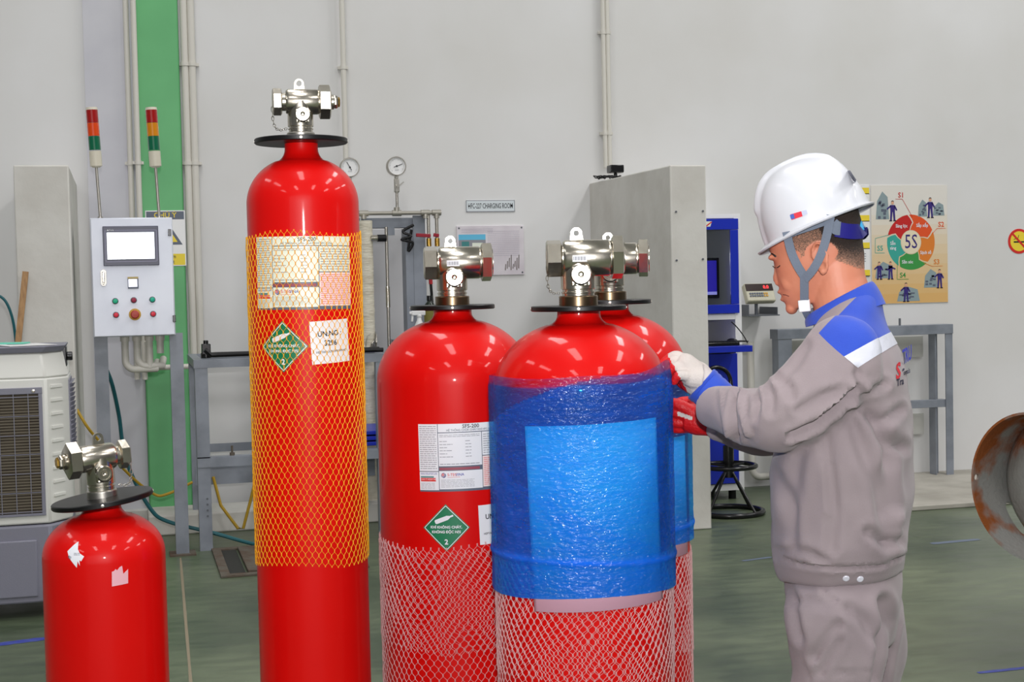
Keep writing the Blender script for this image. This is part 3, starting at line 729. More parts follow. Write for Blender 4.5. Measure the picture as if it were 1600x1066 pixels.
# ribs on the bevelled corner
m = MB()
for k in range(10):
    zz = zl+.06+(zs-zl-.1)*k/9; m.bar((xr+.02, AY+.022, zz), (xr+.065, AY+.085, zz), .006, .012, 0)
build(m, 'corner_rib', M_beige, t)
p = at(96, 558, AY+.12)
build(MB().bx(xr+.060, xr+.085, AY+.16, AY+.30, zs+.04, zs+.13).cyl((xr+.085, AY+.23, zs+.085), (xr+.11, AY+.23, zs+.085), .02, n=16), 'control_knob', M_blackgl, t, bevel=.003)
# papers on the cooler
zp = zt+.018
def sheet(cx, cy, w, h, rot, z, name, m, label, cat='paper', th=.0012):
    R = Matrix.Rotation(rot, 3, 'Z'); return tag(build(MB().box((cx, cy, z+th/2), (w, h, th), 0, R), name, m), label, cat)
sheet(xr-.10, AY+.22, .21, .297, .35, zp, 'paper_sheet', M_white, 'white paper sheet lying at the right of the air cooler top')
sheet(xr-.30, AY+.20, .21, .297, -.2, zp+.0015, 'paper_sheet', M_white, 'white paper sheet lying at the left of the air cooler top')
sheet(xr-.18, AY+.33, .1, .18, 1.3, zp+.003, 'note_pad', mat('mint_paper', (110, 205, 180), .5), 'mint green note pad on the air cooler', 'note pad', .006)
m = MB().tube([(xr-.38, AY+.09, zp+.011), (xr-.26, AY+.07, zp+.011)], .006, 10); tag(build(m, 'pen', M_purple), 'dark purple pen at the front of the air cooler top', 'pen')
# wooden stick leaning on the pale partition
a = at(30, 535, LY-.03); b = at(40, 425, LY-.03)
d_ = (b-a).normalized(); k = a.z/d_.z
tag(build(MB().bar((a-d_*k)+Vector((0, -.35, 0)), b, .03, .02), 'wooden_stick', M_wood), 'wooden stick leaning on the pale partition wall', 'stick')

# ------------------------------------------------------------------ gas manifold behind the cylinders
GY = 9.05
def gauge(px, py, label, vy):
    c = at(px, py, GY); r = .0605
    t = thing('pressure_gauge', label, 'gauge', (c.x, GY, at(px, vy, GY).z), group=None)
    build(MB().spin((c.x, GY+.03, c.z), (0, -1, 0), [(r*.9, 0), (r, .006), (r, .05), (r*.95, .056), (r*.88, .056), (r*.88, .046)], 40), 'case', M_steel, t)
    build(MB().cyl((c.x, GY-.018, c.z), (c.x, GY-.016, c.z), r*.88, n=36), 'dial', M_white, t)
    d = Decal(lambda x, y, l: (c.x+x, GY-.0182-l, c.z+y), 9)
    for k in range(28):
        a = math.radians(225-k*10); L = .008 if k % 5 == 0 else .004
        d.line(.046*math.cos(a), .046*math.sin(a), (.046-L)*math.cos(a), (.046-L)*math.sin(a), .0014, M_ink, 0)
    d.scribble(-.012, -.03, .012, -.018, 2, M_inkg, 0); d.done('dial_marks', t)
    a = math.radians(20 if px > 600 else 120)
    d = Decal(lambda x, y, l: (c.x+x, GY-.021-l, c.z+y), 9); d.line(-.02*math.cos(a), -.02*math.sin(a), .038*math.cos(a), .038*math.sin(a), .004, M_ink, 0); d.disc(0, 0, .006, M_ink, 1); d.done('needle', t)
    zb_ = at(px, vy, GY).z
    build(MB().cyl((c.x, GY, zb_), (c.x, GY, c.z-r*.9), .009, n=12).cyl((c.x, GY, c.z-r*1.25), (c.x, GY, c.z-r*.95), .013, n=6), 'stem', M_steel, t)
    return c, t
c, t = gauge(619, 260, 'round pressure gauge standing above the manifold pipe', 332)
v = at(621, 290, GY); build(MB().box((c.x, GY, v.z), (.03, .03, .085)), 'needle_valve', M_steel, t, bevel=.004)
build(MB().bar((c.x-.005, GY-.03, v.z-.015), (c.x+.04, GY-.03, v.z+.02), .01, .006).cyl((c.x, GY-.03, v.z), (c.x, GY, v.z), .008, n=10), 'valve_lever', M_steel, t)
gauge(546, 262, 'round pressure gauge half hidden by the tallest cylinder', 332)
z_ = at(620, 333, GY).z; xL = at(540, 333, GY).x; xR = at(682, 333, GY).x; xM = at(672, 333, GY).x; xC = at(620, 333, GY).x
zv = at(675, 385, GY).z
M_galv = mat('galvanised_pipe', (176, 172, 162), .42, .7)
t = thing('pipe_manifold', 'galvanised manifold pipe with two valve drops above the steel frame', 'pipe', ((xL+xR)/2, GY, zv))
build(MB().cyl((xL, GY, z_), (xR, GY, z_), .0125, n=14), 'header_pipe', M_galv, t)
for x, s in ((at(568, 333, GY).x, 1), (xC, 1), (xM-.03, 1), (xR, 1)):
    m = MB(); m.cyl((x-.028, GY, z_), (x+.028, GY, z_), .019, n=16); m.cyl((x, GY, z_), (x, GY, z_+(.035 if x == xC else -.035)), .018, n=16); build(m, 'tee_fitting', M_galv, t)
for x in (xM-.012, xR):
    build(MB().cyl((x, GY, z_), (x, GY, zv), .011, n=12), 'drop_pipe', M_galv, t)
    build(MB().cyl((x, GY, zv), (x, GY, zv+.05), .016, n=12), 'drop_valve', M_brass, t)
lz = at(660, 369, GY).z
for x0_, x1_ in ((xM-.10, xM-.012), (xR-.03, xR+.0)):
    build(MB().bar((x0_, GY-.035, lz+.006), (x1_+.006, GY-.03, lz), .012, .022), 'valve_handle', mat('red_handle', (150, 32, 48), .4), t, bevel=.003)
# grey steel frame carrying the pipes
fz = at(620, 338, GY+.1).z
xa = at(566, 345, GY+.08).x; xb_ = at(661, 345, GY+.08).x
t = thing('pipe_stand', 'grey square steel stand below the manifold pipe', 'stand', ((xa+xb_)/2, GY+.1, 0))
build(MB().bx(xa, xb_, GY+.04, GY+.14, fz-.075, fz-.012), 'top_beam', M_grey, t, bevel=.003)
pw = at(660, 500, GY).x-at(641, 500, GY).x
build(MB().bx(xb_-pw, xb_, GY+.02, GY+.03, 0, fz).bx(xb_-pw-.05, xb_-pw, GY+.022, GY+.15, 0, fz-.08), 'post', M_grey, t)
build(MB().bx(xa-.1, xa-.02, GY+.04, GY+.14, 0, fz-.012), 'post', M_grey, t)
build(MB().bx(at(607, 355, GY).x, at(618, 355, GY).x, GY+.035, GY+.045, fz-.12, fz-.07), 'bracket', M_grey, t)
for k in range(5):
    x = xb_-pw-.03-.012*k; pts = [(x+.02, GY+.01, fz-.07), (x-.01, GY, fz-.10-.01*k), (x+.012, GY-.005, fz-.13-.012*k), (x-.006, GY+.01, fz-.16)]
    pass
tag(build(MB().tube(smooth([(xb_-pw-.0, GY+.0, fz-.06), (xb_-pw-.07, GY-.01, fz-.10), (xb_-pw-.02, GY-.015, fz-.13), (xb_-pw-.08, GY-.01, fz-.15), (xb_-pw-.01, GY-.01, fz-.17), (xb_-pw-.04, GY-.01, fz-.22), (xb_-pw-.015, GY-.01, fz-.09)]), .009, 8), 'hose', M_black),
    'tangled black hose hanging on the steel stand', 'hose')
# insulated riser and thin riser
xa_ = at(574, 500, GY-.05).x; zt_ = at(574, 345, GY-.05).z
t = thing('insulated_riser', 'thick white wrapped pipe right of the yellow net', 'pipe', (xa_, GY-.05, 0))
pr = [(.046+.003*noise.noise(Vector((k*.7, 3, 1))), zt_*k/60) for k in range(61)]
build(MB().spin((xa_, GY-.05, 0), (0, 0, 1), pr, 20), 'wrapped_pipe', M_pvcdirty, t)
zz = at(585, 373, GY).z
build(MB().cyl((xa_+.03, GY-.08, zz), (xa_+.07, GY-.08, zz), .019, n=16), 'side_port', M_chrome, t)
build(MB().cyl((xa_+.07, GY-.08, zz), (xa_+.125, GY-.08, zz), .022, n=16), 'port_cap', M_black, t)
z0_ = at(575, 550, GY).z; m = MB(); rng = random.Random(9)
for k in range(14):
    a = rng.uniform(-2.6, .2); pts = [(xa_+(.052+.006*rng.random())*math.cos(a+q*.4), GY-.05+(.052+.006*rng.random())*math.sin(a+q*.4), z0_+rng.uniform(-.07, .07)+q*.02) for q in range(4)]
    m.tube(pts, .003, 5)
build(m, 'foil_tape', M_steel, t)
xt_ = at(605, 420, GY).x; z1_ = fz-.07
t = thing('steel_riser', 'thin steel pipe standing between white pipe and steel stand', 'pipe', (xt_, GY+.0, 0))
build(MB().cyl((xt_, GY, 0), (xt_, GY, z1_), .010, n=12), 'pipe', M_steel, t)
q0 = at(606, 480, GY).z; q1 = at(606, 448, GY).z
build(MB().cyl((xt_, GY, q0), (xt_, GY, q1), .0135, n=12), 'coupling', M_chrome, t)
x0_, x1_ = at(587, 450, YW).x, at(640, 450, YW).x
struct(build(MB().bx(x0_-.02, x1_, YW-.02, YW, at(600, 553, YW).z, at(600, 358, YW).z), 'trim_5', mat('pale_panel', (196, 196, 198), .5), bevel=.003))
# little bench with bottles behind the middle cylinder
sx = at(690, 520, 8.85).x
t = thing('side_table', 'steel table behind the middle cylinder with bottles on it', 'table', (sx, 8.9, 0))
hz = at(672, 530, 8.85).z
build(MB().bx(sx-.28, sx+.3, 8.7, 9.05, hz-.03, hz), 'table_top', M_grey, t, bevel=.003)
for a in (-.26, .28):
    for b in (8.72, 9.03): build(MB().bx(sx+a-.02, sx+a+.02, b-.02, b+.02, 0, hz-.03), 'leg', M_grey, t)
p = at(672, 500, 8.85)
t = thing('oil_bottle', 'dark green oil bottle with black cap behind the middle cylinder', 'bottle', (p.x, 8.85, hz))
tz = at(672, 462, 8.85).z-hz
build(MB().spin((p.x, 8.85, hz), (0, 0, 1), [(.034, 0), (.036, .01), (.036, tz*.72), (.03, tz*.8), (.016, tz*.86), (.014, tz*.9)], 24), 'bottle_body', mat('dark_green_bottle', (28, 38, 28), .15), t)
build(MB().cyl((p.x, 8.85, hz+tz*.88), (p.x, 8.85, hz+tz), .018, n=20), 'cap', M_blackgl, t)
build(MB().spin((p.x, 8.85, hz+tz*.3), (0, 0, 1), [(.0365, 0), (.0365, tz*.35)], 24), 'paper_label', mat('dull_gold_print', (132, 124, 60), .5), t)
p = at(655, 495, 8.8)
t = thing('spray_bottle', 'white trigger spray bottle beside the steel stand', 'spray bottle', (p.x, 8.8, hz))
tz = p.z-hz+.02
build(MB().spin((p.x, 8.8, hz), (0, 0, 1), [(.03, 0), (.033, .01), (.033, max(.03, tz*.5)), (.014, tz*.75), (.012, tz*.9)], 20), 'bottle_body', M_white, t)
m = MB(); m.cyl((p.x, 8.8, hz+tz*.85), (p.x, 8.8, hz+tz*.96), .016, n=16); m.box((p.x-.005, 8.8, hz+tz+.002), (.085, .025, .028)); m.bar((p.x-.04, 8.8, hz+tz), (p.x-.045, 8.8, hz+tz-.05), .012, .012); m.box((p.x-.052, 8.8, hz+tz+.004), (.016, .018, .018))
build(m, 'spray_head', M_white, t, bevel=.004)
# red-handled brush hanging below the manifold
p = at(670, 420, GY-.1); q = at(673, 470, 8.88)
t = thing('red_handled_tool', 'tool with red grip standing in the bottle corner behind the valve', 'tool', (q.x, 8.88, hz))
a = Vector((p.x-.004, 8.9, p.z)); b = Vector((q.x+.03, 8.93, hz))
build(MB().cyl(a, a+(b-a)*.22, .012, n=10), 'grip', mat('tool_red', (170, 24, 36), .4), t); build(MB().cyl(a+(b-a)*.22, b, .009, n=10), 'shaft', M_blackgl, t)

# ------------------------------------------------------------------ blue cabinet, shelf, keyboard, scale, stool
KY = 8.85
kx1 = at(1159, 500, KY).x; kx0 = kx1-.66; kz1 = at(1130, 334, KY).z
kyb = YW-.02
t = thing('blue_cabinet', 'blue and white computer cabinet beside the concrete partition', 'cabinet', ((kx0+kx1)/2, KY+.2, 0))
def kz(y, x=1125): return at(x, y, KY).z
fr = .045
m = MB(); m.bx(kx1-fr, kx1, KY, kyb, .06, kz1); m.bx(kx0, kx0+fr, KY, kyb, .06, kz1); m.bx(kx0, kx1, KY, kyb, kz1-.03, kz1); m.bx(kx0, kx1, KY, kyb, kz(500), kz(491)); m.bx(kx0, kx1, KY, kyb, .06, kz(757))
m.bx(kx0+fr, kx1-fr, kyb-.01, kyb, .06, kz1-.03)
build(m, 'carcass', M_white, t)
dx0, dx1, dz0, dz1 = kx0+fr+.003, at(1153, 420, KY).x, kz(490), kz(342)
wx1 = at(1140, 420, KY).x; wx0 = dx0+(dx1-wx1); wz0, wz1 = kz(476), kz(359)
m = MB(); m.bx(dx0, dx1, KY-.018, KY-.001, wz1, dz1); m.bx(dx0, dx1, KY-.018, KY-.001, dz0, wz0); m.bx(dx0, wx0, KY-.018, KY-.001, wz0, wz1); m.bx(wx1, dx1, KY-.018, KY-.001, wz0, wz1)
build(m, 'window_door', M_blue, t, bevel=.002)
def glass_mat():
    m = bpy.data.materials.new('door_glass'); m.use_nodes = True; nt = m.node_tree; nt.nodes.clear()
    o = nt.nodes.new('ShaderNodeOutputMaterial'); mx = nt.nodes.new('ShaderNodeMixShader'); tr = nt.nodes.new('ShaderNodeBsdfTransparent'); g = nt.nodes.new('ShaderNodeBsdfGlossy')
    g.inputs['Roughness'].default_value = .03; tr.inputs[0].default_value = (.86, .88, .9, 1); lw = nt.nodes.new('ShaderNodeLayerWeight'); lw.inputs[0].default_value = .25
    nt.links.new(lw.outputs['Fresnel'], mx.inputs[0]); nt.links.new(tr.outputs[0], mx.inputs[1]); nt.links.new(g.outputs[0], mx.inputs[2]); nt.links.new(mx.outputs[0], o.inputs[0]); return m
M_glass = glass_mat()
build(MB().bx(wx0, wx1, KY-.012, KY-.008, wz0, wz1), 'glass_pane', M_glass, t)
d = Decal(lambda x, y, l: (x, KY-.018-l, y), 9)
u = at(1108, 350, KY); d.poly([(u.x-.03, u.z-.018), (u.x+.0, u.z-.018), (u.x+.012, u.z+.016), (u.x-.03, u.z+.016)], M_cream, 0); d.line(u.x-.03, u.z-.016, u.x+.01, u.z+.012, .008, M_redp, 1); d.done('logo', t)
build(MB().bx(kx0+fr+.003, kx1-fr*.9, KY-.014, KY+.01, kz(756), kz(553)), 'lower_door', M_blue, t, bevel=.002)
build(MB().bx(kx0-.02, at(1174, 540, KY-.28).x, KY-.3, KY+.3, at(1140, 551, KY-.3).z, at(1140, 541, KY-.3).z), 'keyboard_shelf', M_blue, t, bevel=.003)
m = MB()
for a in (kx0+.06, kx1-.06): m.cyl((a, KY+.06, 0), (a, KY+.06, .06), .025, n=12); m.cyl((a, kyb-.06, 0), (a, kyb-.06, .06), .025, n=12)
build(m, 'foot', M_black, t)
sz_ = at(1140, 541, KY-.3).z
# monitor inside
mx1 = at(1124, 430, KY+.15).x; mz0, mz1 = at(1112, 466, KY+.15).z, at(1112, 403, KY+.15).z
t = thing('monitor', 'computer monitor with violet screen behind the cabinet glass', 'monitor', (mx1-.2, KY+.18, kz(491)))
build(MB().bx(mx1-.42, mx1, KY+.15, KY+.19, mz0, mz1), 'housing', M_blackgl, t, bevel=.004)
build(MB().bx(mx1-.40, mx1-.02, KY+.148, KY+.152, mz0+.022, mz1-.018), 'screen', mat('violet_screen', (42, 34, 150), .2, emit=.9), t)
build(MB().bx(mx1-.40, mx1-.02, KY+.1465, KY+.1485, mz0+.022, mz0+.042), 'screen_bar', mat('pale_screen_bar', (150, 150, 220), .2, emit=.8), t)
build(MB().bx(mx1-.24, mx1-.18, KY+.17, KY+.2, kz(491)+.001, mz0+.05).bx(mx1-.32, mx1-.1, KY+.1, KY+.28, kz(491)+.0005, kz(491)+.012), 'stand', M_blackgl, t)
# keyboard, mouse and cable
t = thing('keyboard', 'black keyboard on the blue pull-out shelf', 'keyboard', (kx1-.28, KY-.19, sz_))
build(MB().bx(kx1-.5, at(1150, 538, KY-.2).x, KY-.26, KY-.12, sz_, sz_+.022), 'housing', M_blackgl, t, bevel=.004)
m = MB()
for i in range(18):
    for j in range(5): m.box((kx1-.485+i*.024, KY-.245+j*.026, sz_+.024), (.019, .02, .006))
build(m, 'keys', M_black, t)
p = at(1148, 535, KY-.12); tag(build(MB().ball((p.x, KY-.08, sz_+.018), (.032, .055, .022)), 'mouse', M_blackgl), 'black mouse on the blue shelf beside the keyboard', 'mouse')
pts = [at(1143, 503, KY-.02), at(1152, 512, KY-.05), at(1162, 525, KY-.08)]; e = at(1168, 537, KY-.1); pts.append(Vector((e.x, e.y, sz_+.006)))
tag(build(MB().tube(smooth(pts), .004, 8), 'cable', M_black), 'thin black cable dropping to the keyboard shelf', 'cable')
# scale indicator
SY = YW-.22
p0 = at(1163, 446, SY); p1 = at(1208, 472, SY); cx_ = (p0.x+p1.x)/2; zz = (p0.z+p1.z)/2; wI = p1.x-p0.x
bz0 = at(1185, 496, SY).z; bz1 = at(1185, 478, SY).z
t = thing('scale_indicator', 'beige weighing indicator with red digits on a wall bracket', 'weighing indicator', (cx_, SY, bz1))
Rt = Matrix.Rotation(-.5, 3, 'X')
Mt = Matrix.Translation((cx_, SY, zz)) @ Rt.to_4x4()
m = MB(Mt); m.box((0, 0, 0), (wI, .05, .135)); build(m, 'case', mat('beige_plastic', (198, 194, 172), .4), t, bevel=.008)
m = MB(Mt); m.bx(-wI/2+.006, wI/2-.006, -.028, -.024, .008, .06); build(m, 'display_window', mat('dark_display', (50, 34, 34), .2), t)
d = Decal(lambda x, y, l: Mt @ Vector((x, -.028-l, y)), 9); d.text('0.0', .048, .034, .034, mat('red_led', (255, 40, 50), .4, emit=1.6), 1, .02); d.done('digits', t)
m = MB(Mt)
for i in range(8):
    for j in range(2): m.box((-wI/2+.03+i*.017, -.027, -.012-j*.018), (.012, .006, .011), 0 if i < 6 else 1)
build(m, 'keys', [M_slate, mat('amber_key', (214, 164, 60), .5)], t)
m = MB(); m.bx(cx_-wI/2, cx_+wI/2+.01, SY-.08, YW, bz0+.01, bz0+.018); m.bx(cx_-wI/2, cx_-wI/2+.006, SY-.06, YW, bz0+.018, bz1+.01); m.bx(cx_+wI/2-.0, cx_+wI/2+.006, SY-.06, YW, bz0+.018, bz1-.01)
m.cyl((cx_-.02, SY, bz0+.01), (cx_-.02, SY, zz-.03), .012, n=8)
build(m, 'bracket', M_greyd, t)
# wall pipe under the scale
xw = at(1190, 700, YW-.05).x
t = thing('elbow_conduit', 'white drain pipe with elbow at the foot of the wall', 'pipe', (xw, YW-.05, .05))
zz0 = at(1190, 745, YW-.05).z
build(MB().tube([(at(1175, 700, YW-.05).x, YW-.05, 1.0), (at(1175, 700, YW-.05).x, YW-.05, zz0+.06)]+[(at(1175, 700, YW-.05).x+.06-.06*math.cos(k*PI/12), YW-.05, zz0+.06-.06*math.sin(k*PI/12)) for k in range(7)]+[(xw+.05, YW-.05, zz0)], .024, 14), 'pipe', M_pvc, t)
# stool
TY = onz(1140, 803, 0).y; sxx = (at(1138, 700, TY).x)
t = thing('swivel_stool', 'black round-base swivel stool in front of the blue cabinet', 'stool', (sxx, TY, 0))
def ring(c, R, r, n=40): return [(c[0]+R*math.cos(2*PI*k/n), c[1]+R*math.sin(2*PI*k/n), c[2]) for k in range(n)]
build(MB().tube(ring((sxx, TY, .016), .205, .013), .016, 10, closed=True), 'base_ring', M_blackgl, t)
fz_ = .285+.01
build(MB().tube(ring((sxx, TY, fz_), .165, .013), .014, 10, closed=True), 'foot_ring', M_blackgl, t)
for k in range(4):
    a = k*PI/2+.5; build(MB().cyl((sxx+.03*math.cos(a), TY+.03*math.sin(a), fz_-.04), (sxx+.2*math.cos(a), TY+.2*math.sin(a), .02), .009, n=10), 'leg', M_blackgl, t)
m = MB()
for k in range(4): a = k*PI/2+.5; m.cyl((sxx, TY, fz_), (sxx+.16*math.cos(a), TY+.16*math.sin(a), fz_), .008, n=8)
build(m, 'spokes', M_blackgl, t)
build(MB().cyl((sxx, TY, fz_-.07), (sxx, TY, .42), .033, n=20).cyl((sxx, TY, .42), (sxx, TY, .53), .02, n=16), 'column', M_blackgl, t)
build(MB().spin((sxx, TY, .53), (0, 0, 1), [(.15, 0), (.17, .01), (.17, .05), (.15, .065), (0, .07)], 32), 'seat', M_black, t, bevel=0)
zt_ = at(1138, 573, TY+.0).z; hw = .095
pts = [(sxx-hw, TY+.14, .54), (sxx-hw, TY+.17, zt_-hw)]+[(sxx-hw*math.cos(k*PI/12), TY+.17, zt_-hw+hw*math.sin(k*PI/12)-.012) for k in range(13)]+[(sxx+hw, TY+.17, zt_-hw), (sxx+hw, TY+.14, .54)]
build(MB().tube(pts, .013, 10), 'back_hoop', M_blackgl, t)

# ------------------------------------------------------------------ steel frame on the right wall
FY = 9.15
def fx(x, y=600): return at(x, y, FY).x
def fz2(y, x=1440): return at(x, y, FY).z
t = thing('storage_rack', 'grey steel rack frame standing against the wall behind the worker', 'rack', (fx(1350), FY, 0.03))
X0, X1 = fx(1217), fx(1489); zt_ = fz2(508)
zf = .03
m = MB(); m.bx(X1-.055, X1, FY, FY+.008, zf, zt_); m.bx(X1-.125, X1-.06, FY+.1, FY+.108, zf, zt_-.06); m.bx(X1-.125, X1-.118, FY+.02, FY+.11, zf, zt_-.06)
build(m, 'post', M_grey, t)
m = MB(); m.bx(X0, X0+.1, FY, FY+.008, zf-.03, zt_-.03); m.bx(X0+.0, X0+.008, FY, FY+.1, zf-.03, zt_-.03); build(m, 'post', M_grey, t)
build(MB().bx(X0-.006, X1+.004, FY-.004, FY+.12, fz2(523), zt_), 'top_rail', M_grey, t, bevel=.002)
build(MB().bx(X0, X1-.05, FY+.01, FY+.06, fz2(638), fz2(626)), 'middle_rail', M_grey, t, bevel=.002)
p = at(1407, 503, FY+.02); build(MB().cyl((p.x, FY+.03, zt_), (p.x, FY+.03, zt_+.05), .008, n=8), 'bolt', M_greyd, t)
struct(build(MB().bx(X0+.1, X1-.13, YW-.03, YW, fz2(560), fz2(527)).bx(X0+.1, X1-.13, YW-.03, YW, fz2(683), fz2(650)), 'trim_6', mat('pale_plank', (198, 198, 192), .6)))

# ------------------------------------------------------------------ rusty pipe skirt on a cradle
RD = 5.4
c = P(1612, 762, RD); sc_ = RD/FPX; Rr = 118*sc_
vd = (c-CAM); vd.z = 0; vd.normalize(); side = Vector((vd.y, -vd.x, 0))
ang = math.radians(38); ax = (vd*math.cos(ang)+side*math.sin(ang)).normalized()   # away from the open end
t = thing('rusty_tank', 'rusty open-ended steel tank lying on a cradle at the right edge', 'tank', (c.x, c.y, 0))
m = MB(); th = .009; n = 64; L = .20
pf = [(Rr, 0), (Rr, L), (Rr, 1.1), (Rr*.9, 1.2), (0, 1.25)]
m.spin(c, ax, [(Rr-th, L+.02), (Rr-th, 0), (Rr, 0), (Rr, 1.0), (Rr*.93, 1.1), (Rr*.6, 1.18), (0, 1.2)], n)
o = build(m, 'shell', M_rust, t)
o = build(MB().spin(c, ax, [(Rr-th, L+.03), (Rr*.93, L-.02), (Rr*.75, L-.07), (Rr*.45, L-.10), (0, L-.115)], n), 'dished_head', M_rust, t)
# bright cut-out slot and round hole in the skirt: shown as holes with light steel behind
a_ = ax.cross(Vector((0, 0, 1))).normalized(); b_ = ax.cross(a_).normalized()
def skirt(deg, h, r=Rr-th): a = math.radians(deg); return c+ax*h+a_*math.cos(a)*r+b_*math.sin(a)*r
def find(px, py):
    best = None
    for dg_ in range(0, 360, 2):
        for k in range(0, 14):
            q = proj(skirt(dg_, .02*k)); e = (q[0]-px)**2+(q[1]-py)**2
            inner = (skirt(dg_, 0)-c).dot(side) < 0
            if inner and (best is None or e < best[0]): best = (e, dg_, .02*k)
    return best[1], best[2]
def cut(o, mb):
    me = bpy.data.meshes.new('cut'); me.from_pydata([tuple(v) for v in mb.v], [], mb.f); finish(me)
    me.transform(ROOTM[o.parent.name].inverted())
    k = bpy.data.objects.new('cut', me); COL.objects.link(k); k.parent = o.parent
    md = o.modifiers.new('cut', 'BOOLEAN'); md.object = k; md.operation = 'DIFFERENCE'; md.solver = 'EXACT'
    dg = bpy.context.evaluated_depsgraph_get(); new = bpy.data.meshes.new_from_object(o.evaluated_get(dg))
    o.modifiers.clear(); o.data = new; bpy.data.objects.remove(k); finish(new, 38, False)
sk = bpy.data.objects['shell']
d1, h1 = find(1527, 745); p1 = skirt(d1, h1); rd = (p1-(c+ax*h1)).normalized()
cut(sk, MB().cyl(p1-rd*.05, p1+rd*.05, .012, n=20))
d2, h2 = find(1586, 812); p2 = skirt(d2, h2, Rr-th); rd = (p2-(c+ax*h2)).normalized(); tg = ax.cross(rd).normalized()
m = MB(); poly = []
for s in (1, -1):
    for k in range(9): a = -PI/2+PI*k/8 if s == 1 else PI/2+PI*k/8; poly.append((s*.05+.026*math.cos(a), .026*math.sin(a)))
m.prism(poly, Matrix.Translation(p2-rd*.06) @ Matrix((tg, ax, rd)).transposed().to_4x4(), .12)
cut(sk, m)
tk = thing('cradle', 'grey steel cradle below the rusty tank', 'stand', (c.x+ax.x*.5, c.y+ax.y*.5, 0))
for h in (.35, .9):
    q = c+ax*h; zz = c.z-Rr
    m = MB(); m.bar(q-side*.0-a_*Rr*.9+Vector((0, 0, -q.z+zz-.02)), q+a_*Rr*.9+Vector((0, 0, -q.z+zz-.02)), .06, .04)
    for s in (-.8, .8): m.bar(q+a_*Rr*s+Vector((0, 0, -q.z)), q+a_*Rr*s+Vector((0, 0, -q.z+zz-.03)), .05, .05); m.bar(q+a_*Rr*s+Vector((0, 0, -q.z+zz-.02)), q+a_*Rr*s*1.1+Vector((0, 0, -q.z+zz+.07)), .05, .03)
    build(m, 'support', M_grey, tk)
# ------------------------------------------------------------------ gas cylinders
def tank_profile(R, H, hd, rn, nk):
    pr = [(0, .0), (R*.55, .0), (R*.8, .012), (R*.95, .045), (R, .10)]
    for z in [i/10 for i in range(2, int((H-hd-nk)*10))]: pr.append((R, z))
    z0 = H-hd-nk; pr.append((R, z0-.02))
    e = []
    for k in range(0, 41):
        a = PI/2*k/40; r = R*math.cos(a)**.92; z = z0+hd*math.sin(a)**1.0
        if r < rn+.022: break
        e.append((r, z))
    pr += e
    rl, zl_ = e[-1]
    for k in range(1, 7):
        f = k/6; pr.append((rl+(rn-rl)*math.sin(f*PI/2), zl_+(H-zl_)*(1-math.cos(f*PI/2))*.75+(0 if k < 6 else 0)))
    pr.append((rn, H)); return pr
def rad_at(pr, z):
    for (r0, z0), (r1, z1) in zip(pr, pr[1:]):
        if z0 <= z <= z1 and z1 > z0: return r0+(r1-r0)*(z-z0)/(z1-z0)
    return pr[-1][0]
def hexnut(m, x0, x1, r, n=6, a0=PI/6, big=False):
    """hexagonal cap along X with chamfered ends"""
    s = 1 if x1 > x0 else -1; L = abs(x1-x0); a0 += .30 if r > .043 else 0
    m.spin((x0, 0, 0), (s, 0, 0), [(r*.86, 0), (r, .003), (r, L-.003), (r*.86, L)], n, 0, a0)
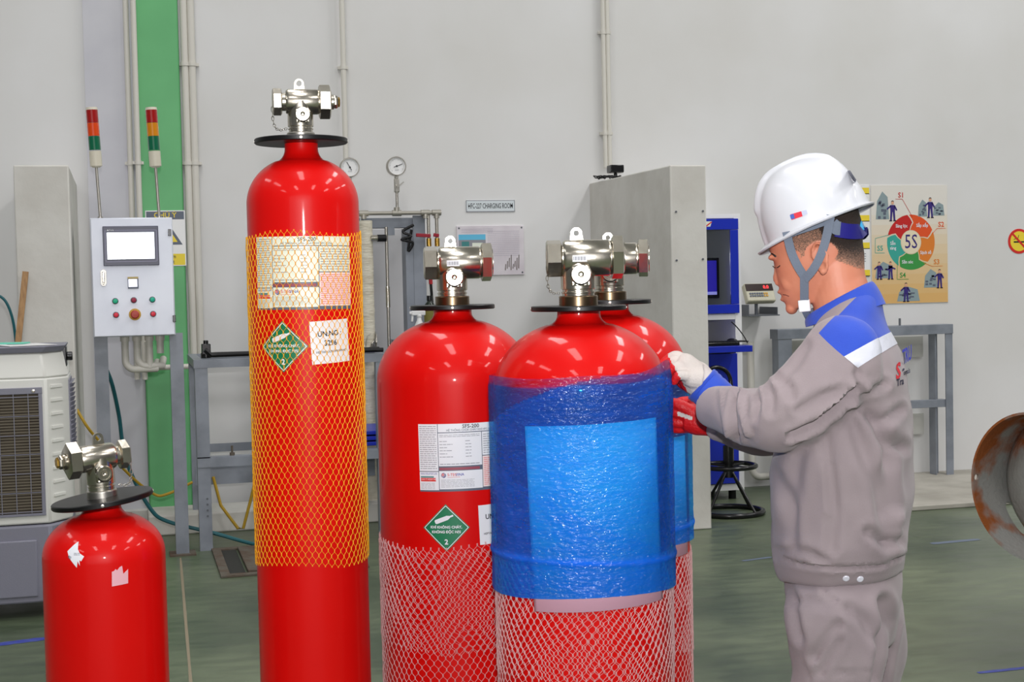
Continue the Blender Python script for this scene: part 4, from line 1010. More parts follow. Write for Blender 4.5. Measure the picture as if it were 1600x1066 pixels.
def valve(t, z0, big, flip=1, yaw=0.0, tilt=0.0, plug=False, tagplate=True, chain=True):
    """brass and nickel container valve; local frame: plate top at z0, outlet along X"""
    k = 1.0 if big else .76
    Mx = Matrix.Translation((0, 0, z0)) @ Matrix.Rotation(tilt, 4, 'Y') @ Matrix.Rotation(yaw, 4, 'Z') @ Matrix.Diagonal((flip, 1, 1, 1))
    def B(m, name, mt, **kw): return build(m, name, mt, t, world=False, **kw)
    rc_ = .0405*k; zb = (.110 if big else .088); rb = .0425 if big else .030
    rt = .0455 if big else .0335; ht = .026 if big else .018
    m = MB(Mx); m.spin((0, 0, -.004), (0, 0, 1), [(rt, 0)]+[(rt-(.0008 if i % 2 else 0), .002+i*(ht-.002)/9) for i in range(10)]+[(rt-.002, ht+.001)], 40)
    B(m, 'thread_collar', M_bronze if big else M_steel, ang=60)
    m = MB(Mx); pr = [(rc_-.003*k, .018*k), (rc_-.003*k, .028*k), (rc_-.001*k, .029*k), (rc_-.001*k, .032*k), (rc_-.004*k, .033*k), (rc_-.004*k, .037*k), (rc_, .039*k), (rc_, zb)]
    m.spin((0, 0, 0), (0, 0, 1), pr, 40)
    xl, xr_ = (-.034, .075) if big else (-.034, .044)
    m.spin((xl, 0, zb), (1, 0, 0), [(rb*.9, 0), (rb, .006), (rb, (xr_-xl)-.004), (rb*.95, xr_-xl)], 40)
    vb = B(m, 'valve_body', M_chrome)
    # end cap and union nut
    xa, xb = (-.073, -.037) if big else (-.066, -.043)
    m = MB(Mx @ Matrix.Translation((0, 0, zb))); hexnut(m, xb, xa, .0445 if big else .0325)
    m.spin((xb, 0, 0), (1, 0, 0), [(rb*.72, -.002), (rb*.72, .008), (rb*.8, .009)], 30); B(m, 'end_cap', M_chrome)
    xa, xb = (.077, .106) if big else (.044, .073)
    m = MB(Mx @ Matrix.Translation((0, 0, zb))); hexnut(m, xa, xb, .052 if big else .041)
    m.spin((xa, 0, 0), (1, 0, 0), [(rb*.95, -.004), (rb*.95, 0)], 30)
    if not plug: m.spin((xb, 0, 0), (1, 0, 0), [(rb*.86, 0), (rb*.86, .002), (rb*.6, .0025), (rb*.6, -.0)], 30)
    B(m, 'union_nut', M_chrome)
    if plug:
        m = MB(Mx @ Matrix.Translation((0, 0, zb))); m.cyl((xb-.001, 0, 0), (xb+.007, 0, 0), .018, n=24); hexnut(m, xb+.006, xb+.017, .0155); B(m, 'outlet_plug', M_chrome)
        m = MB(Mx @ Matrix.Translation((0, 0, zb))); hexnut(m, xb+.016, xb+.022, .0125); B(m, 'plug_tip', M_brass)
    # lifting lug: a plate with a round eye
    n = 22; ro, ri = .0135*(1 if big else .85), .0068; zc = zb+rb+.015*(1 if big else .9); xo = -.002*k; lt = .0045
    outer = []; inner = []
    for q in range(n):
        a = 2*PI*q/n-PI/2
        x, z = ro*math.cos(a), ro*math.sin(a)
        if z < -ro*.2: x = math.copysign(max(abs(x), ro*1.15*min(1, abs(x)/(ro*.3)+.0)), x) if abs(x) > 1e-6 else 0; z = zb+rb*.93-zc
        outer.append((x, z)); inner.append((ri*math.cos(a), ri*math.sin(a)))
    vs = [(xo+x, s*lt, zc+z) for s in (-1, 1) for x, z in outer]+[(xo+x, s*lt, zc+z) for s in (-1, 1) for x, z in inner]
    fs = []
    for q in range(n):
        j = (q+1) % n; fs += [(q, j, 2*n+j, 2*n+q), (n+q, 3*n+q, 3*n+j, n+j), (q, n+q, n+j, j), (2*n+q, 2*n+j, 3*n+j, 3*n+q)]
    B(MB(Mx).add(vs, fs), 'lifting_lug', M_chrome)
    # front boss with square flange and disc
    zd = .072*k if big else .055; y0 = -rc_
    m = MB(Mx); w_ = .021*k
    m.box((.004*k, y0-.0, zd-.004*k), (w_*2, .016*k, w_*2.1)); B(m, 'boss_flange', M_chrome, bevel=.002)
    m = MB(Mx); m.spin((.004*k, y0-.007*k, zd), (0, -1, 0), [(.0245*k, 0), (.0245*k, .008*k), (.021*k, .011*k), (.0175*k, .011*k), (.0165*k, .007*k), (.0125*k, .007*k), (.0115*k, .010*k), (.0075*k, .010*k), (.0065*k, .003*k), (.003*k, .001*k), (0, .001*k)], 32)
    B(m, 'burst_disc', M_chrome)
    m = MB(Mx)
    for s in (-1, 1): m.spin((.004*k+s*.014*k, y0-.008*k, zd-.022*k), (0, -1, 0), [(.0035*k, 0), (.0035*k, .002), (0, .003)], 10)
    B(m, 'flange_screw', M_chrome)
    if tagplate:
        m = MB(Mx); m.bx(-.014, .019, -rb*1.0-.001, -rb*.96+.001, zb-.009, zb+.006)
        for i in range(9): m.bx(-.012+i*.0033, -.0102+i*.0033+(.0008 if i % 2 else 0), -rb-.0016, -rb-.0005, zb-.006, zb+.003, 1)
        B(m, 'serial_plate', [M_whitep, M_inkg])
    if chain:
        m = MB(Mx); xa = -.07 if big else -.066; pts = []
        p0 = Vector((xa, -.01, zb)); p1 = Vector((-rc_*1.1, -.02, .03*k)); N = 12
        for i in range(N+1):
            f = i/N; q = p0.lerp(p1, f); q.z -= .028*math.sin(f*PI); q.x -= .012*math.sin(f*PI); pts.append(q)
        for i in range(N):
            a, b = pts[i], pts[i+1]; dd = (b-a).normalized(); c_ = (a+b)/2; L = (b-a).length*.62
            s = dd.cross(Vector((0, 1, 0))).normalized() if i % 2 else Vector((0, 1, 0))
            m.tube([c_+dd*L*math.cos(2*PI*q/12)+s*.0028*math.sin(2*PI*q/12) for q in range(12)], .0009, 5, closed=True)
        B(m, 'chain', M_steel)
    return zb
def shroud(t, z, tilt=0.0, r=.111):
    Mx = Matrix.Translation((0, 0, z)) @ Matrix.Rotation(tilt, 4, 'Y')
    m = MB(Mx); m.spin((0, 0, 0), (0, 0, 1), [(.036, -.006), (r-.002, -.006), (r, -.004), (r, .004), (r-.002, .006), (.036, .006)], 72)
    o = build(m, 'round_plate', M_black, t, world=False)
    m = MB(Mx)
    for a in (-PI/2, PI/2, PI, 0): m.spin((r*math.cos(a)-.001*math.cos(a), r*math.sin(a), 0), (math.cos(a), math.sin(a), 0), [(.0035, 0), (.0035, .0015), (0, .002)], 12)
    build(m, 'plate_screw', M_steel, t, world=False)
def cylinder(label, px, py, d, R, H=None, big=True, hd=.12, tilt=0.0, yaw=0.0, flip=1, plug=False, tagplate=True, chain=True, rn=None, ptilt=0.0, nk=.022):
    c = P(px, py, d); Hp = c.z if H is None else H
    rz = math.atan2(c.y-CAM.y, c.x-CAM.x)-PI/2
    t = thing('gas_cylinder', label, 'gas cylinder', (c.x, c.y, 0), rz)
    rn = rn or (.05 if big else .0395)
    pr = tank_profile(R, Hp-.006, hd, rn, nk)
    m = MB(); m.spin((0, 0, 0), (0, 0, 1), pr, 96); build(m, 'tank', M_red, t, world=False, ang=50)
    shroud(t, Hp, ptilt); valve(t, Hp+.006, big, flip, yaw, tilt, plug, tagplate, chain)
    return t, pr, R, Hp
def mapper(t, pr, off=0.0):
    """(s around, z up, lift) on the cylinder; s = 0 faces the camera"""
    Mt = ROOTM[t.name]; R = max(r for r, z in pr)
    def f(s, z, l):
        a = s/R; r = rad_at(pr, z)+l+off
        return Mt @ Vector((r*math.sin(a), -r*math.cos(a), z))
    return f
def mapper_dome(t, pr):
    """like mapper but z is measured along the surface, so that stickers lie on the dome"""
    return mapper(t, pr)
def zof(t, py, R):
    """height at which the camera ray through row py meets the front of cylinder t"""
    p = t.location; fd = Vector((p.x, p.y, 0)).normalized(); f = Vector((p.x, p.y, 0))-fd*R
    x = proj((f.x, f.y, 1.0))[0]
    return at(x, py, f.y).z

cA, prA, RA, HA = cylinder('tallest red gas cylinder, wrapped in a yellow net with labels under it', 470.5, 221, 3.53, .1335, big=False, hd=.115, plug=True, yaw=.06, nk=.03, tagplate=False)
cB, prB, RB, HB = cylinder('red gas cylinder with bare shoulder and green diamond sticker, white net below', 707, 480, 3.87, .203, big=True, hd=.165, yaw=.05, chain=False)
cC, prC, RC, HC = cylinder('red gas cylinder wrapped in blue film around a paper sheet, nearest wide one', 904, 481.5, 3.42, .203, big=True, hd=.165, yaw=.06)
cD, prD, RD_, HD = cylinder('red gas cylinder half hidden behind the blue-wrapped one, beside the worker\'s gloves', 953, 472, 3.97, .203, big=True, hd=.165, yaw=-.02, flip=1, tagplate=False, chain=False)
cE, prE, RE, HE = cylinder('short red gas cylinder with torn white stickers at the left', 160, 780, 3.29, .1335, big=False, hd=.10, plug=True, flip=-1, yaw=.30, tilt=-.055, ptilt=-.12, tagplate=False, nk=.02)

# --- stickers
def main_label(t, pr, s0, z1, cream=False, rot=0.0, W=.25, H=.17):
    base = M_cream if cream else M_whitep
    f = mapper(t, pr); d = Decal(f, step=.006, rot=rot, c=(s0+W/2, z1-H/2))
    x0, x1, y0, y1 = -W/2, W/2, -H/2, H/2
    d.rect(x0, y0, x1, y1, M_slate, 0)
    xa, xb = x0+.052, x0+.163; g = .0016
    d.rect(x0, y0+.052, xa-g, y1, base, 1); d.rect(x0, y0+.004, xa-g, y0+.050, base, 1)
    d.rect(xa, y1-.021, x1, y1, base, 1); d.rect(xa, y0+.064, xb-g, y1-.023, base, 1)
    d.rect(xa+.001, y0+.054, xb-.008, y0+.0605, mat('maroon_print', (150, 70, 86), .5), 1)
    d.rect(xa, y0+.006, xb-g, y0+.052, base, 1); d.rect(xb, y1-.082, x1, y1-.023, base, 1)
    d.rect(xb, y0+.008, x1, y1-.084, mat('pink_paper', (236, 216, 214), .5), 1)
    d.text('SFS-200', x0+.135, y1-.0075, .0135, M_ink, 2, .012); d.text('HỆ THỐNG CHỮA CHÁY KHÍ HFC-227ea', x0+.135, y1-.0165, .0068, M_slate, 2, .01)
    d.scribble(x0+.003, y0+.056, xa-.005, y1-.003, 21, M_inkg, 2, .3)
    d.scribble(xa+.003, y1-.034, xb-.006, y1-.026, 2, M_inkg, 2, .3)
    for i in range(6):
        y = y1-.044-i*.0078; d.scribble(xa+.003, y-.001, xa+.022+.007*((i*2) % 4), y+.0015, 1, M_inkg, 2, .6); d.scribble(xa+.068, y-.001, xa+.083, y+.0015, 1, M_inkg, 2, .6)
    d.scribble(xa+.003, y0+.066, xb-.006, y0+.072, 1, M_inkg, 2, .3)
    d.scribble(xb+.003, y1-.079, x1-.004, y1-.027, 9, M_inkg, 2, .3); d.scribble(xb+.003, y0+.011, x1-.004, y1-.087, 15, M_inkr, 2, .35)
    d.disc(xa+.011, y0+.041, .0062, M_purple, 2, 20); d.disc(xa+.0095, y0+.0425, .0035, M_redp, 3, 14)
    for k in (-1, 0, 1): d.line(xa+.006, y0+.039+k*.0032, xa+.016, y0+.043+k*.0032, .0009, M_whitep, 4)
    d.text('S-TEC', xa+.0205, y0+.042, .0095, M_redp, 2, .012, 'LEFT'); d.text('VINA', xa+.0405, y0+.042, .0095, M_bluep, 2, .012, 'LEFT')
    d.rect(xa+.0205, y0+.0355, xa+.052, y0+.0362, M_redp, 2)
    d.scribble(xa+.004, y0+.010, xa+.088, y0+.031, 6, M_inkg, 2, .25)
    d.scribble(x0+.003, y0+.043, xa-.005, y0+.048, 2, M_bluep, 2, .35); d.rect(x0+.003, y0+.0355, xa-.014, y0+.039, M_teal, 2)
    d.rect(x0+.003, y0+.026, xa-.009, y0+.0348, M_redp, 2); d.text('LƯU Ý: NGUY HIỂM', x0+.005, y0+.031, .005, M_whitep, 3, .01, 'LEFT'); d.scribble(x0+.003, y0+.006, xa-.012, y0+.023, 5, M_inkg, 2, .25)
    d.done('instruction_label', t)
def diamond(t, pr, s, z, h=.06):
    d = Decal(mapper(t, pr), c=(s, z))
    def dia(k): return [(0, -h*k), (h*k, 0), (0, h*k), (-h*k, 0)]
    d.fine(dia(1), M_diam, 0, 4); 
    # white line frame
    for i in range(4):
        a, b = dia(.93)[i], dia(.93)[(i+1) % 4]
        for j in range(6):
            p = (a[0]+(b[0]-a[0])*j/6, a[1]+(b[1]-a[1])*j/6); q = (a[0]+(b[0]-a[0])*(j+1)/6, a[1]+(b[1]-a[1])*(j+1)/6); d.line(p[0], p[1], q[0], q[1], .0018, M_whitep, 1)
    # bottle pictogram
    a = .36; cs, sn = math.cos(a), math.sin(a); cx, cy = -.006, .022
    out = [(-.021, -.0055), (.010, -.0055), (.017, -.0025), (.026, -.0022), (.026, .0022), (.017, .0025), (.010, .0055), (-.021, .0055), (-.0235, .003), (-.0235, -.003)]
    d.fine([(cx+x*cs-y*sn, cy+x*sn+y*cs) for x, y in out[:3]+out[5:]], M_whitep, 1, 2)
    d.fine([(cx+x*cs-y*sn, cy+x*sn+y*cs) for x, y in [(.016, -.0022), (.026, -.0022), (.026, .0022), (.016, .0022)]], M_whitep, 1, 1)
    d.text('KHÍ KHÔNG CHÁY,', 0, .0015, .0092, M_whitep, 2, .028, sx=.98); d.text('KHÔNG ĐỘC HẠI', 0, -.0105, .0092, M_whitep, 2, .028, sx=.98)
    d.text('2', 0, -.036, .018, M_whitep, 2, .03); d.done('hazard_label', t)
def unlabel(t, pr, s, z, rot=0.0, w=.1, h=.1):
    d = Decal(mapper(t, pr), step=.01, c=(s, z), rot=rot); d.rect(-w/2, -h/2, w/2, h/2, M_whitep, 0)
    d.text('UN.NO :', -.002, .019, .0175, M_ink, 1, .02, sx=.92); d.text('3296', -.002, -.003, .0175, M_ink, 1, .02, sx=.92); d.text('HEPTAFLUOROPROPANE', -.0, -.023, .0072, M_ink, 1, .01, sx=.95)
    d.done('un_number_label', t)
def s_of(t, R, x, y):
    """arc position where pixel column x meets cylinder t at row y"""
    p = t.location; dist = math.hypot(p.x, p.y); dd = proj((p.x, p.y, 1))[2]
    xc = proj((p.x, p.y, at(x, y, p.y).z))[0]; u = (x-xc)*dd/FPX/R
    return math.asin(max(-1, min(1, u)))*R
main_label(cA, prA, s_of(cA, RA, 405, 420), zof(cA, 369, RA), True, rot=-.01)
diamond(cA, prA, s_of(cA, RA, 444, 540), zof(cA, 541, RA))
unlabel(cA, prA, s_of(cA, RA, 516, 535), zof(cA, 535, RA), rot=.05)
main_label(cB, prB, s_of(cB, RB, 658, 716), zof(cB, 662, RB), rot=.01)
diamond(cB, prB, s_of(cB, RB, 698, 825), zof(cB, 825, RB))
unlabel(cB, prB, s_of(cB, RB, 747, 820)+.05, zof(cB, 822, RB), rot=.03)
# torn stickers on the short cylinder, each traced as an uneven scrap
def torn(t, pr, x, y, pts, rot, txt=None, m=M_whitep):
    R = max(r for r, z in pr); s = s_of(t, R, x, y); z = zof(t, y, R)
    d = Decal(mapper(t, pr), c=(s, z), rot=rot)
    me_v = [Vector((a, b, 0)) for a, b in pts]; tris = mg.tessellate_polygon([me_v])
    bm = bmesh.new(); vs = [bm.verts.new(v) for v in me_v]
    for q in tris: bm.faces.new([vs[i] for i in q])
    for _ in range(3): bmesh.ops.subdivide_edges(bm, edges=bm.edges[:], cuts=1, use_grid_fill=True)
    bm.verts.index_update(); d.put([(v.co.x, v.co.y) for v in bm.verts], [tuple(v.index for v in f.verts) for f in bm.faces], m, 1); bm.free()
    if txt:
        d.text(txt, -.012, -.006, .009, M_slate, 3, .01, rot=-.6); d.scribble(-.002, -.002, .012, .004, 2, M_inkg, 3, .4)
    d.done('torn_sticker', t)
torn(cE, prE, 119, 866, [(-.020, .006), (-.006, .020), (.003, .026), (.006, .010), (.012, .002), (.022, -.004), (.016, -.014), (.012, -.012), (.013, -.024), (.008, -.014), (.006, -.028), (-.003, -.018), (-.012, -.008)], 0, '40')
torn(cE, prE, 186, 902, [(-.018, -.022), (.017, -.019), (.018, .012), (.007, .003), (.005, .021), (-.001, .018), (-.006, .012), (-.009, .015), (-.013, .011), (-.017, .010)], 0, None, mat('pink_sticker', (226, 170, 180), .5))

# --- protective nets
def net(name, t, pr, z0, z1, n, period, w, h, off, m, label, cat, seed=1, amp=.42, group=None, wob=.25, swirl=0.0):
    Mt = ROOTM[t.name]; R = max(r for r, z in pr); sp = 8; N = int((z1-z0)/period*sp)
    vs = []; fs = []
    ph = 2*PI/n
    for k in range(n):
        b = len(vs); s = 1 if k % 2 else -1
        for i in range(N+1):
            z = z0+(z1-z0)*i/N; q = i/sp
            a = (k+.5)*ph+s*amp*ph*max(-1, min(1, 1.35*math.cos(q*2*PI)))
            a += wob*ph*noise.noise(Vector((math.cos(a)*2.2, math.sin(a)*2.2, z*5+seed)))*2+swirl*(z-z0)
            zz = z+wob*.012*noise.noise(Vector((math.cos(a)*3, math.sin(a)*3, z*4+seed+9)))+(.006*math.sin(a*3+seed))
            r = rad_at(pr, zz)+off+.0012*noise.noise(Vector((a*9, z*30, seed)))
            da = w/2/r
            vs += [(r*math.cos(a-da), r*math.sin(a-da), zz), ((r+h)*math.cos(a), (r+h)*math.sin(a), zz), (r*math.cos(a+da), r*math.sin(a+da), zz)]
            if i:
                j = b+3*(i-1); fs += [(j, j+1, j+4, j+3), (j+1, j+2, j+5, j+4), (j+2, j, j+3, j+5)]
    mb = MB(Mt).add(vs, fs); loc = t.location.copy()
    me = bpy.data.meshes.new(name); me.from_pydata([tuple(v) for v in mb.v], [], mb.f); me.materials.append(m)
    for p in me.polygons: p.use_smooth = True
    me.transform(Matrix.Translation((-loc.x, -loc.y, -z0))); o = link(name, me); o.location = (loc.x, loc.y, z0)
    tag(o, label, cat, group); return o
net('protective_net', cA, prA, zof(cA, 888, RA), zof(cA, 362, RA), 112, .0265, .0015, .0013, .0028, M_ynet, 'yellow mesh sleeve around the tallest cylinder', 'protective net')
def wnet(t, pr, R, y, label, seed):
    z1 = zof(t, y, R)
    o1 = net('protective_net', t, pr, .22, z1, 128, .029, .0017, .0014, .003, M_wnet, label, 'protective net', seed, .42, None, .5)
    o2 = net('outer_layer', t, pr, max(.3, z1-.27), z1-.01, 128, .026, .0016, .0013, .0046, M_wnet, None, None, seed+5, .42, None, .8, .06)
    o2.location.z -= .22; o2.location.x = o2.location.y = 0; o2.parent = o1
wnet(cB, prB, RB, 853, 'white mesh sleeve around the lower half of the diamond-sticker cylinder', 11)
wnet(cC, prC, RC, 880, 'white mesh sleeve around the lower half of the blue-wrapped cylinder', 21)
wnet(cD, prD, RD_, 876, 'white mesh sleeve on the cylinder half hidden behind the blue-wrapped one', 31)

# --- paper sheet and stretch film
def paper(t, pr, R, xa, xb, ya, yb, rot, label):
    s0, s1 = s_of(t, R, xa, 800), s_of(t, R, xb, 800); z1, z0 = zof(t, ya, R), zof(t, yb, R)
    d = Decal(mapper(t, pr, .0075), step=.008, rot=rot, c=((s0+s1)/2, (z0+z1)/2))
    d.rect(-(s1-s0)/2, -(z1-z0)/2, (s1-s0)/2, (z1-z0)/2, mat('pale_pink_paper', (255, 196, 222), .6), 0)
    o = d.done('paper_sheet'); md = o.modifiers.new('thick', 'SOLIDIFY'); md.thickness = .0006
    tag(o, label, 'paper')
paper(cC, prC, RC, 834, 1022, 663, 955, .035, 'large pink paper sheet under the blue film of the front cylinder')
paper(cD, prD, RD_, 980, 1066, 690, 880, .02, 'pink paper sheet on the cylinder half hidden behind the front one')

def film_mat(name, tint, body, base):
    m = bpy.data.materials.new(name); m.use_nodes = True; nt = m.node_tree; nt.nodes.clear(); L = nt.links
    o = nt.nodes.new('ShaderNodeOutputMaterial'); tr = nt.nodes.new('ShaderNodeBsdfTransparent'); df = nt.nodes.new('ShaderNodeBsdfDiffuse'); gl = nt.nodes.new('ShaderNodeBsdfGlossy')
    tr.inputs[0].default_value = tint; df.inputs[0].default_value = body; gl.inputs['Roughness'].default_value = .15
    at_ = nt.nodes.new('ShaderNodeAttribute'); at_.attribute_name = 'layers'
    tm = nt.nodes.new('ShaderNodeMath'); tm.operation = 'MULTIPLY'; tm.inputs[1].default_value = 4.0; tm.use_clamp = True; L.new(at_.outputs['Fac'], tm.inputs[0])
    tx = nt.nodes.new('ShaderNodeMix'); tx.data_type = 'RGBA'; tx.inputs[6].default_value = (.95, .86, 1, 1); tx.inputs[7].default_value = tint; L.new(tm.outputs[0], tx.inputs[0]); L.new(tx.outputs[2], tr.inputs[0])
    tc = nt.nodes.new('ShaderNodeUVMap'); mp = nt.nodes.new('ShaderNodeMapping'); mp.inputs['Scale'].default_value = (3, 14, 1); mp.inputs['Rotation'].default_value = (0, 0, .22)
    L.new(tc.outputs[0], mp.inputs[0]); n = nt.nodes.new('ShaderNodeTexNoise'); n.inputs['Scale'].default_value = 4; n.inputs['Detail'].default_value = 6; n.inputs['Roughness'].default_value = .65
    L.new(mp.outputs[0], n.inputs['Vector'])
    ma = nt.nodes.new('ShaderNodeMath'); ma.operation = 'MULTIPLY_ADD'; ma.inputs[1].default_value = .36; L.new(n.outputs['Fac'], ma.inputs[0])
    su = nt.nodes.new('ShaderNodeMath'); su.operation = 'SUBTRACT'; su.inputs[1].default_value = .18; L.new(at_.outputs['Fac'], su.inputs[0]); L.new(su.outputs[0], ma.inputs[2]); ma.use_clamp = True
    mx = nt.nodes.new('ShaderNodeMixShader'); L.new(ma.outputs[0], mx.inputs[0]); L.new(tr.outputs[0], mx.inputs[1]); L.new(df.outputs[0], mx.inputs[2])
    # wrinkles
    n2 = nt.nodes.new('ShaderNodeTexNoise'); n2.inputs['Scale'].default_value = 22; n2.inputs['Detail'].default_value = 1.5; n2.inputs['Roughness'].default_value = .7
    mp2 = nt.nodes.new('ShaderNodeMapping'); mp2.inputs['Scale'].default_value = (2.6, 5.0, 1); mp2.inputs['Rotation'].default_value = (0, 0, -.2); L.new(tc.outputs[0], mp2.inputs[0]); L.new(mp2.outputs[0], n2.inputs['Vector'])
    bp = nt.nodes.new('ShaderNodeBump'); bp.inputs['Strength'].default_value = 1.0; bp.inputs['Distance'].default_value = .012; L.new(n2.outputs['Fac'], bp.inputs['Height'])
    L.new(bp.outputs[0], gl.inputs['Normal'])
    fr = nt.nodes.new('ShaderNodeFresnel'); fr.inputs[0].default_value = 1.5; L.new(bp.outputs[0], fr.inputs['Normal']); fa = nt.nodes.new('ShaderNodeMath'); fa.operation = 'MULTIPLY_ADD'; fa.inputs[1].default_value = .12; fa.inputs[2].default_value = .05; L.new(fr.outputs[0], fa.inputs[0])
    mx2 = nt.nodes.new('ShaderNodeMixShader'); L.new(fa.outputs[0], mx2.inputs[0]); L.new(mx.outputs[0], mx2.inputs[1]); L.new(gl.outputs[0], mx2.inputs[2]); L.new(mx2.outputs[0], o.inputs[0])
    return m
M_film = film_mat('blue_stretch_film', (.12, .80, 1.0, 1), (.005, .16, 1.0, 1), .4)
def film(t, pr, R, ztop, zbot, ridge, label, seed, off=.011, right=None):
    Mt = ROOTM[t.name]; NA, NZ = 300, 110; vs = []; lay = []; uv = []
    for j in range(NZ+1):
        f = j/NZ
        for i in range(NA):
            a = 2*PI*i/NA-PI
            zt = ztop(a); zb = zbot(a); z = zb+(zt-zb)*f
            e = off+.0016*noise.noise(Vector((a*6, z*14, seed)))+.0010*noise.noise(Vector((a*20+z*30, z*60, seed+3)))
            zr = ridge(a); e += .0035*math.exp(-((z-zr)/.008)**2)
            r = .4*rad_at(pr, z)+.6*max(rad_at(pr, z), rad_at(pr, z-.05))+e; vs.append((r*math.sin(a), -r*math.cos(a), z))
            g = .20+.12*noise.noise(Vector((a*1.3, z*3+a*1.2, seed)))
            zd = zr+.33+.09*math.sin(a+.9)                     # the second turn of film starts here, slanting
            if z < zd: g += .14
            if z < zr+.12-.10*math.sin(a+.2): g += .07
            if z > zt-.022: g -= .14
            if z < zr: g += .05
            g += .30*math.exp(-((z-zr)/.006)**2)
            lay.append(g); uv.append((a*R, z))
    fs = [(j*NA+i, j*NA+(i+1) % NA, (j+1)*NA+(i+1) % NA, (j+1)*NA+i) for j in range(NZ) for i in range(NA)]
    me = bpy.data.meshes.new('stretch_film'); me.from_pydata([tuple(Mt @ Vector(v)) for v in vs], [], fs); me.materials.append(M_film)
    at_ = me.attributes.new('layers', 'FLOAT', 'POINT'); at_.data.foreach_set('value', lay)
    ul = me.uv_layers.new(name='uv')
    for l in me.loops: ul.data[l.index].uv = uv[l.vertex_index]
    for p in me.polygons: p.use_smooth = True
    loc = t.location; me.transform(Matrix.Translation((-loc.x, -loc.y, -zbot(0)))); o = link('stretch_film', me); o.location = (loc.x, loc.y, zbot(0))
    tag(o, label, 'plastic film'); return o
zt0 = zof(cC, 589, RC); zb0 = zof(cC, 938, RC); zr0 = zof(cC, 884, RC)
film(cC, prC, RC, lambda a: zt0+.004*math.sin(a)+.002*math.sin(5*a+1)+.020*math.exp(-((a-1.25)/.45)**2), lambda a: zb0+.006*math.sin(2*a+1), lambda a: zr0+.010*math.sin(a*1.0+2.6),
     'glossy blue stretch film wrapped around the front cylinder and its paper', 1)
ztD = zof(cD, 588, RD_); zbD = zof(cD, 862, RD_); zrD = zof(cD, 838, RD_)
film(cD, prD, RD_, lambda a: ztD+.006*math.sin(3*a), lambda a: zbD+.004*math.sin(2*a), lambda a: zrD+.006*math.sin(a),
     'glossy blue stretch film on the cylinder half hidden behind the front one', 5)
# ------------------------------------------------------------------ the worker
M_skin = mat('skin', (222, 146, 116), .5, col2=(208, 126, 98), scale=9, bump=.05, bscale=120, lo=.35, hi=.75)
M_cloth = mat('grey_brown_workwear', (156, 143, 146), .85, col2=(147, 134, 138), scale=5, bump=.12, bscale=420, sheen=.2)
M_cblue = mat('blue_yoke_cloth', (44, 82, 200), .8, col2=(38, 72, 186), scale=6, bump=.12, bscale=420, sheen=.15)
M_refl = mat('silver_reflective_tape', (222, 224, 236), .35, bump=.2, bscale=50)
M_helm = mat('white_helmet_shell', (218, 220, 226), .35, coat=.15)
M_web = mat('grey_webbing', (112, 122, 138), .7, bump=.15, bscale=300)
M_glw = mat('white_knit_glove', (212, 204, 198), .85, bump=.25, bscale=260)
M_glr = mat('red_rubber_palm', (208, 20, 26), .5, bump=.3, bscale=160)
WD = 3.35; AL = math.radians(20)
wf = P(1318, 1000, WD); WO = Vector((wf.x, wf.y, 0))
fwd0 = Vector((math.sin(PSI), math.cos(PSI), 0))
fX = (-R0*math.cos(AL) + fwd0*math.sin(AL)).normalized(); lY = Vector((0, 0, 1)).cross(fX)
wrz = math.atan2(fX.y, fX.x)
W = thing('person', 'worker in white hard hat and grey-brown jacket with blue shoulders, wrapping a red cylinder', 'person', tuple(WO), wrz)
WM = ROOTM[W.name]; WI = WM.inverted()
def L(px, py, y=0.0):
    """local place where the view of (px, py) crosses the plane y = const of the worker"""
    r = ray(px, py); o = WO+lY*y; k = (o-CAM).dot(lY)/r.dot(lY); return WI @ (CAM+r*k)
def Lv(px, py, d): return WI @ P(px, py, d)
def remesh(mb, vox, it=4, fac=.5):
    me = bpy.data.meshes.new('r'); me.from_pydata([tuple(v) for v in mb.v], [], mb.f); finish(me)
    o = bpy.data.objects.new('r', me); COL.objects.link(o)
    r = o.modifiers.new('r', 'REMESH'); r.mode = 'VOXEL'; r.voxel_size = vox
    if it: s = o.modifiers.new('s', 'SMOOTH'); s.iterations = it; s.factor = fac
    dg = bpy.context.evaluated_depsgraph_get(); new = bpy.data.meshes.new_from_object(o.evaluated_get(dg))
    bpy.data.objects.remove(o); bpy.data.meshes.remove(me); return new
def ell(c, ex, ey, a, b, n=40, p=2.0):
    out = []
    for k in range(n):
        t = 2*PI*k/n; cs, sn = math.cos(t), math.sin(t)
        out.append(Vector(c)+ex*a*math.copysign(abs(cs)**(2/p), cs)+ey*b*math.copysign(abs(sn)**(2/p), sn))
    return out
def part(me, name, mats, parent=W, ang=60):
    mats = mats if isinstance(mats, (list, tuple)) else [mats]
    me.name = name; me.materials.clear()
    for m in mats: me.materials.append(m)
    finish(me, ang, False)
    o = bpy.data.objects.new(name, me); COL.objects.link(o); o.parent = parent; return o
def side_ring(front, back, w, p=2.2, n=44):
    """a ring round the body whose outline spans two pixels as seen from the side"""
    A = L(*front); B = L(*back); c = (A+B)/2; ex = (A-B); h = ex.length/2; ex.normalize()
    hu = h*math.cos(AL); a = math.sqrt(max(hu*hu-(w*math.sin(AL))**2, (.45*h)**2))/math.cos(AL)
    return ell(c, ex, Vector((0, 1, 0)), a, w, n, p)
def tubering(p0, p1, pts_r):
    pass
def limb(mb, pts, rs, n=24, flat=1.0):
    pts = [Vector(p) for p in pts]; sm = smooth(pts, 4); N = len(pts)
    rr = []
    for i in range(N-1):
        for k in range(4): f = k/4; f = f*f*(3-2*f); rr.append(rs[i]+(rs[i+1]-rs[i])*f)
    rr.append(rs[-1]); mb.tube(sm, rr, n)

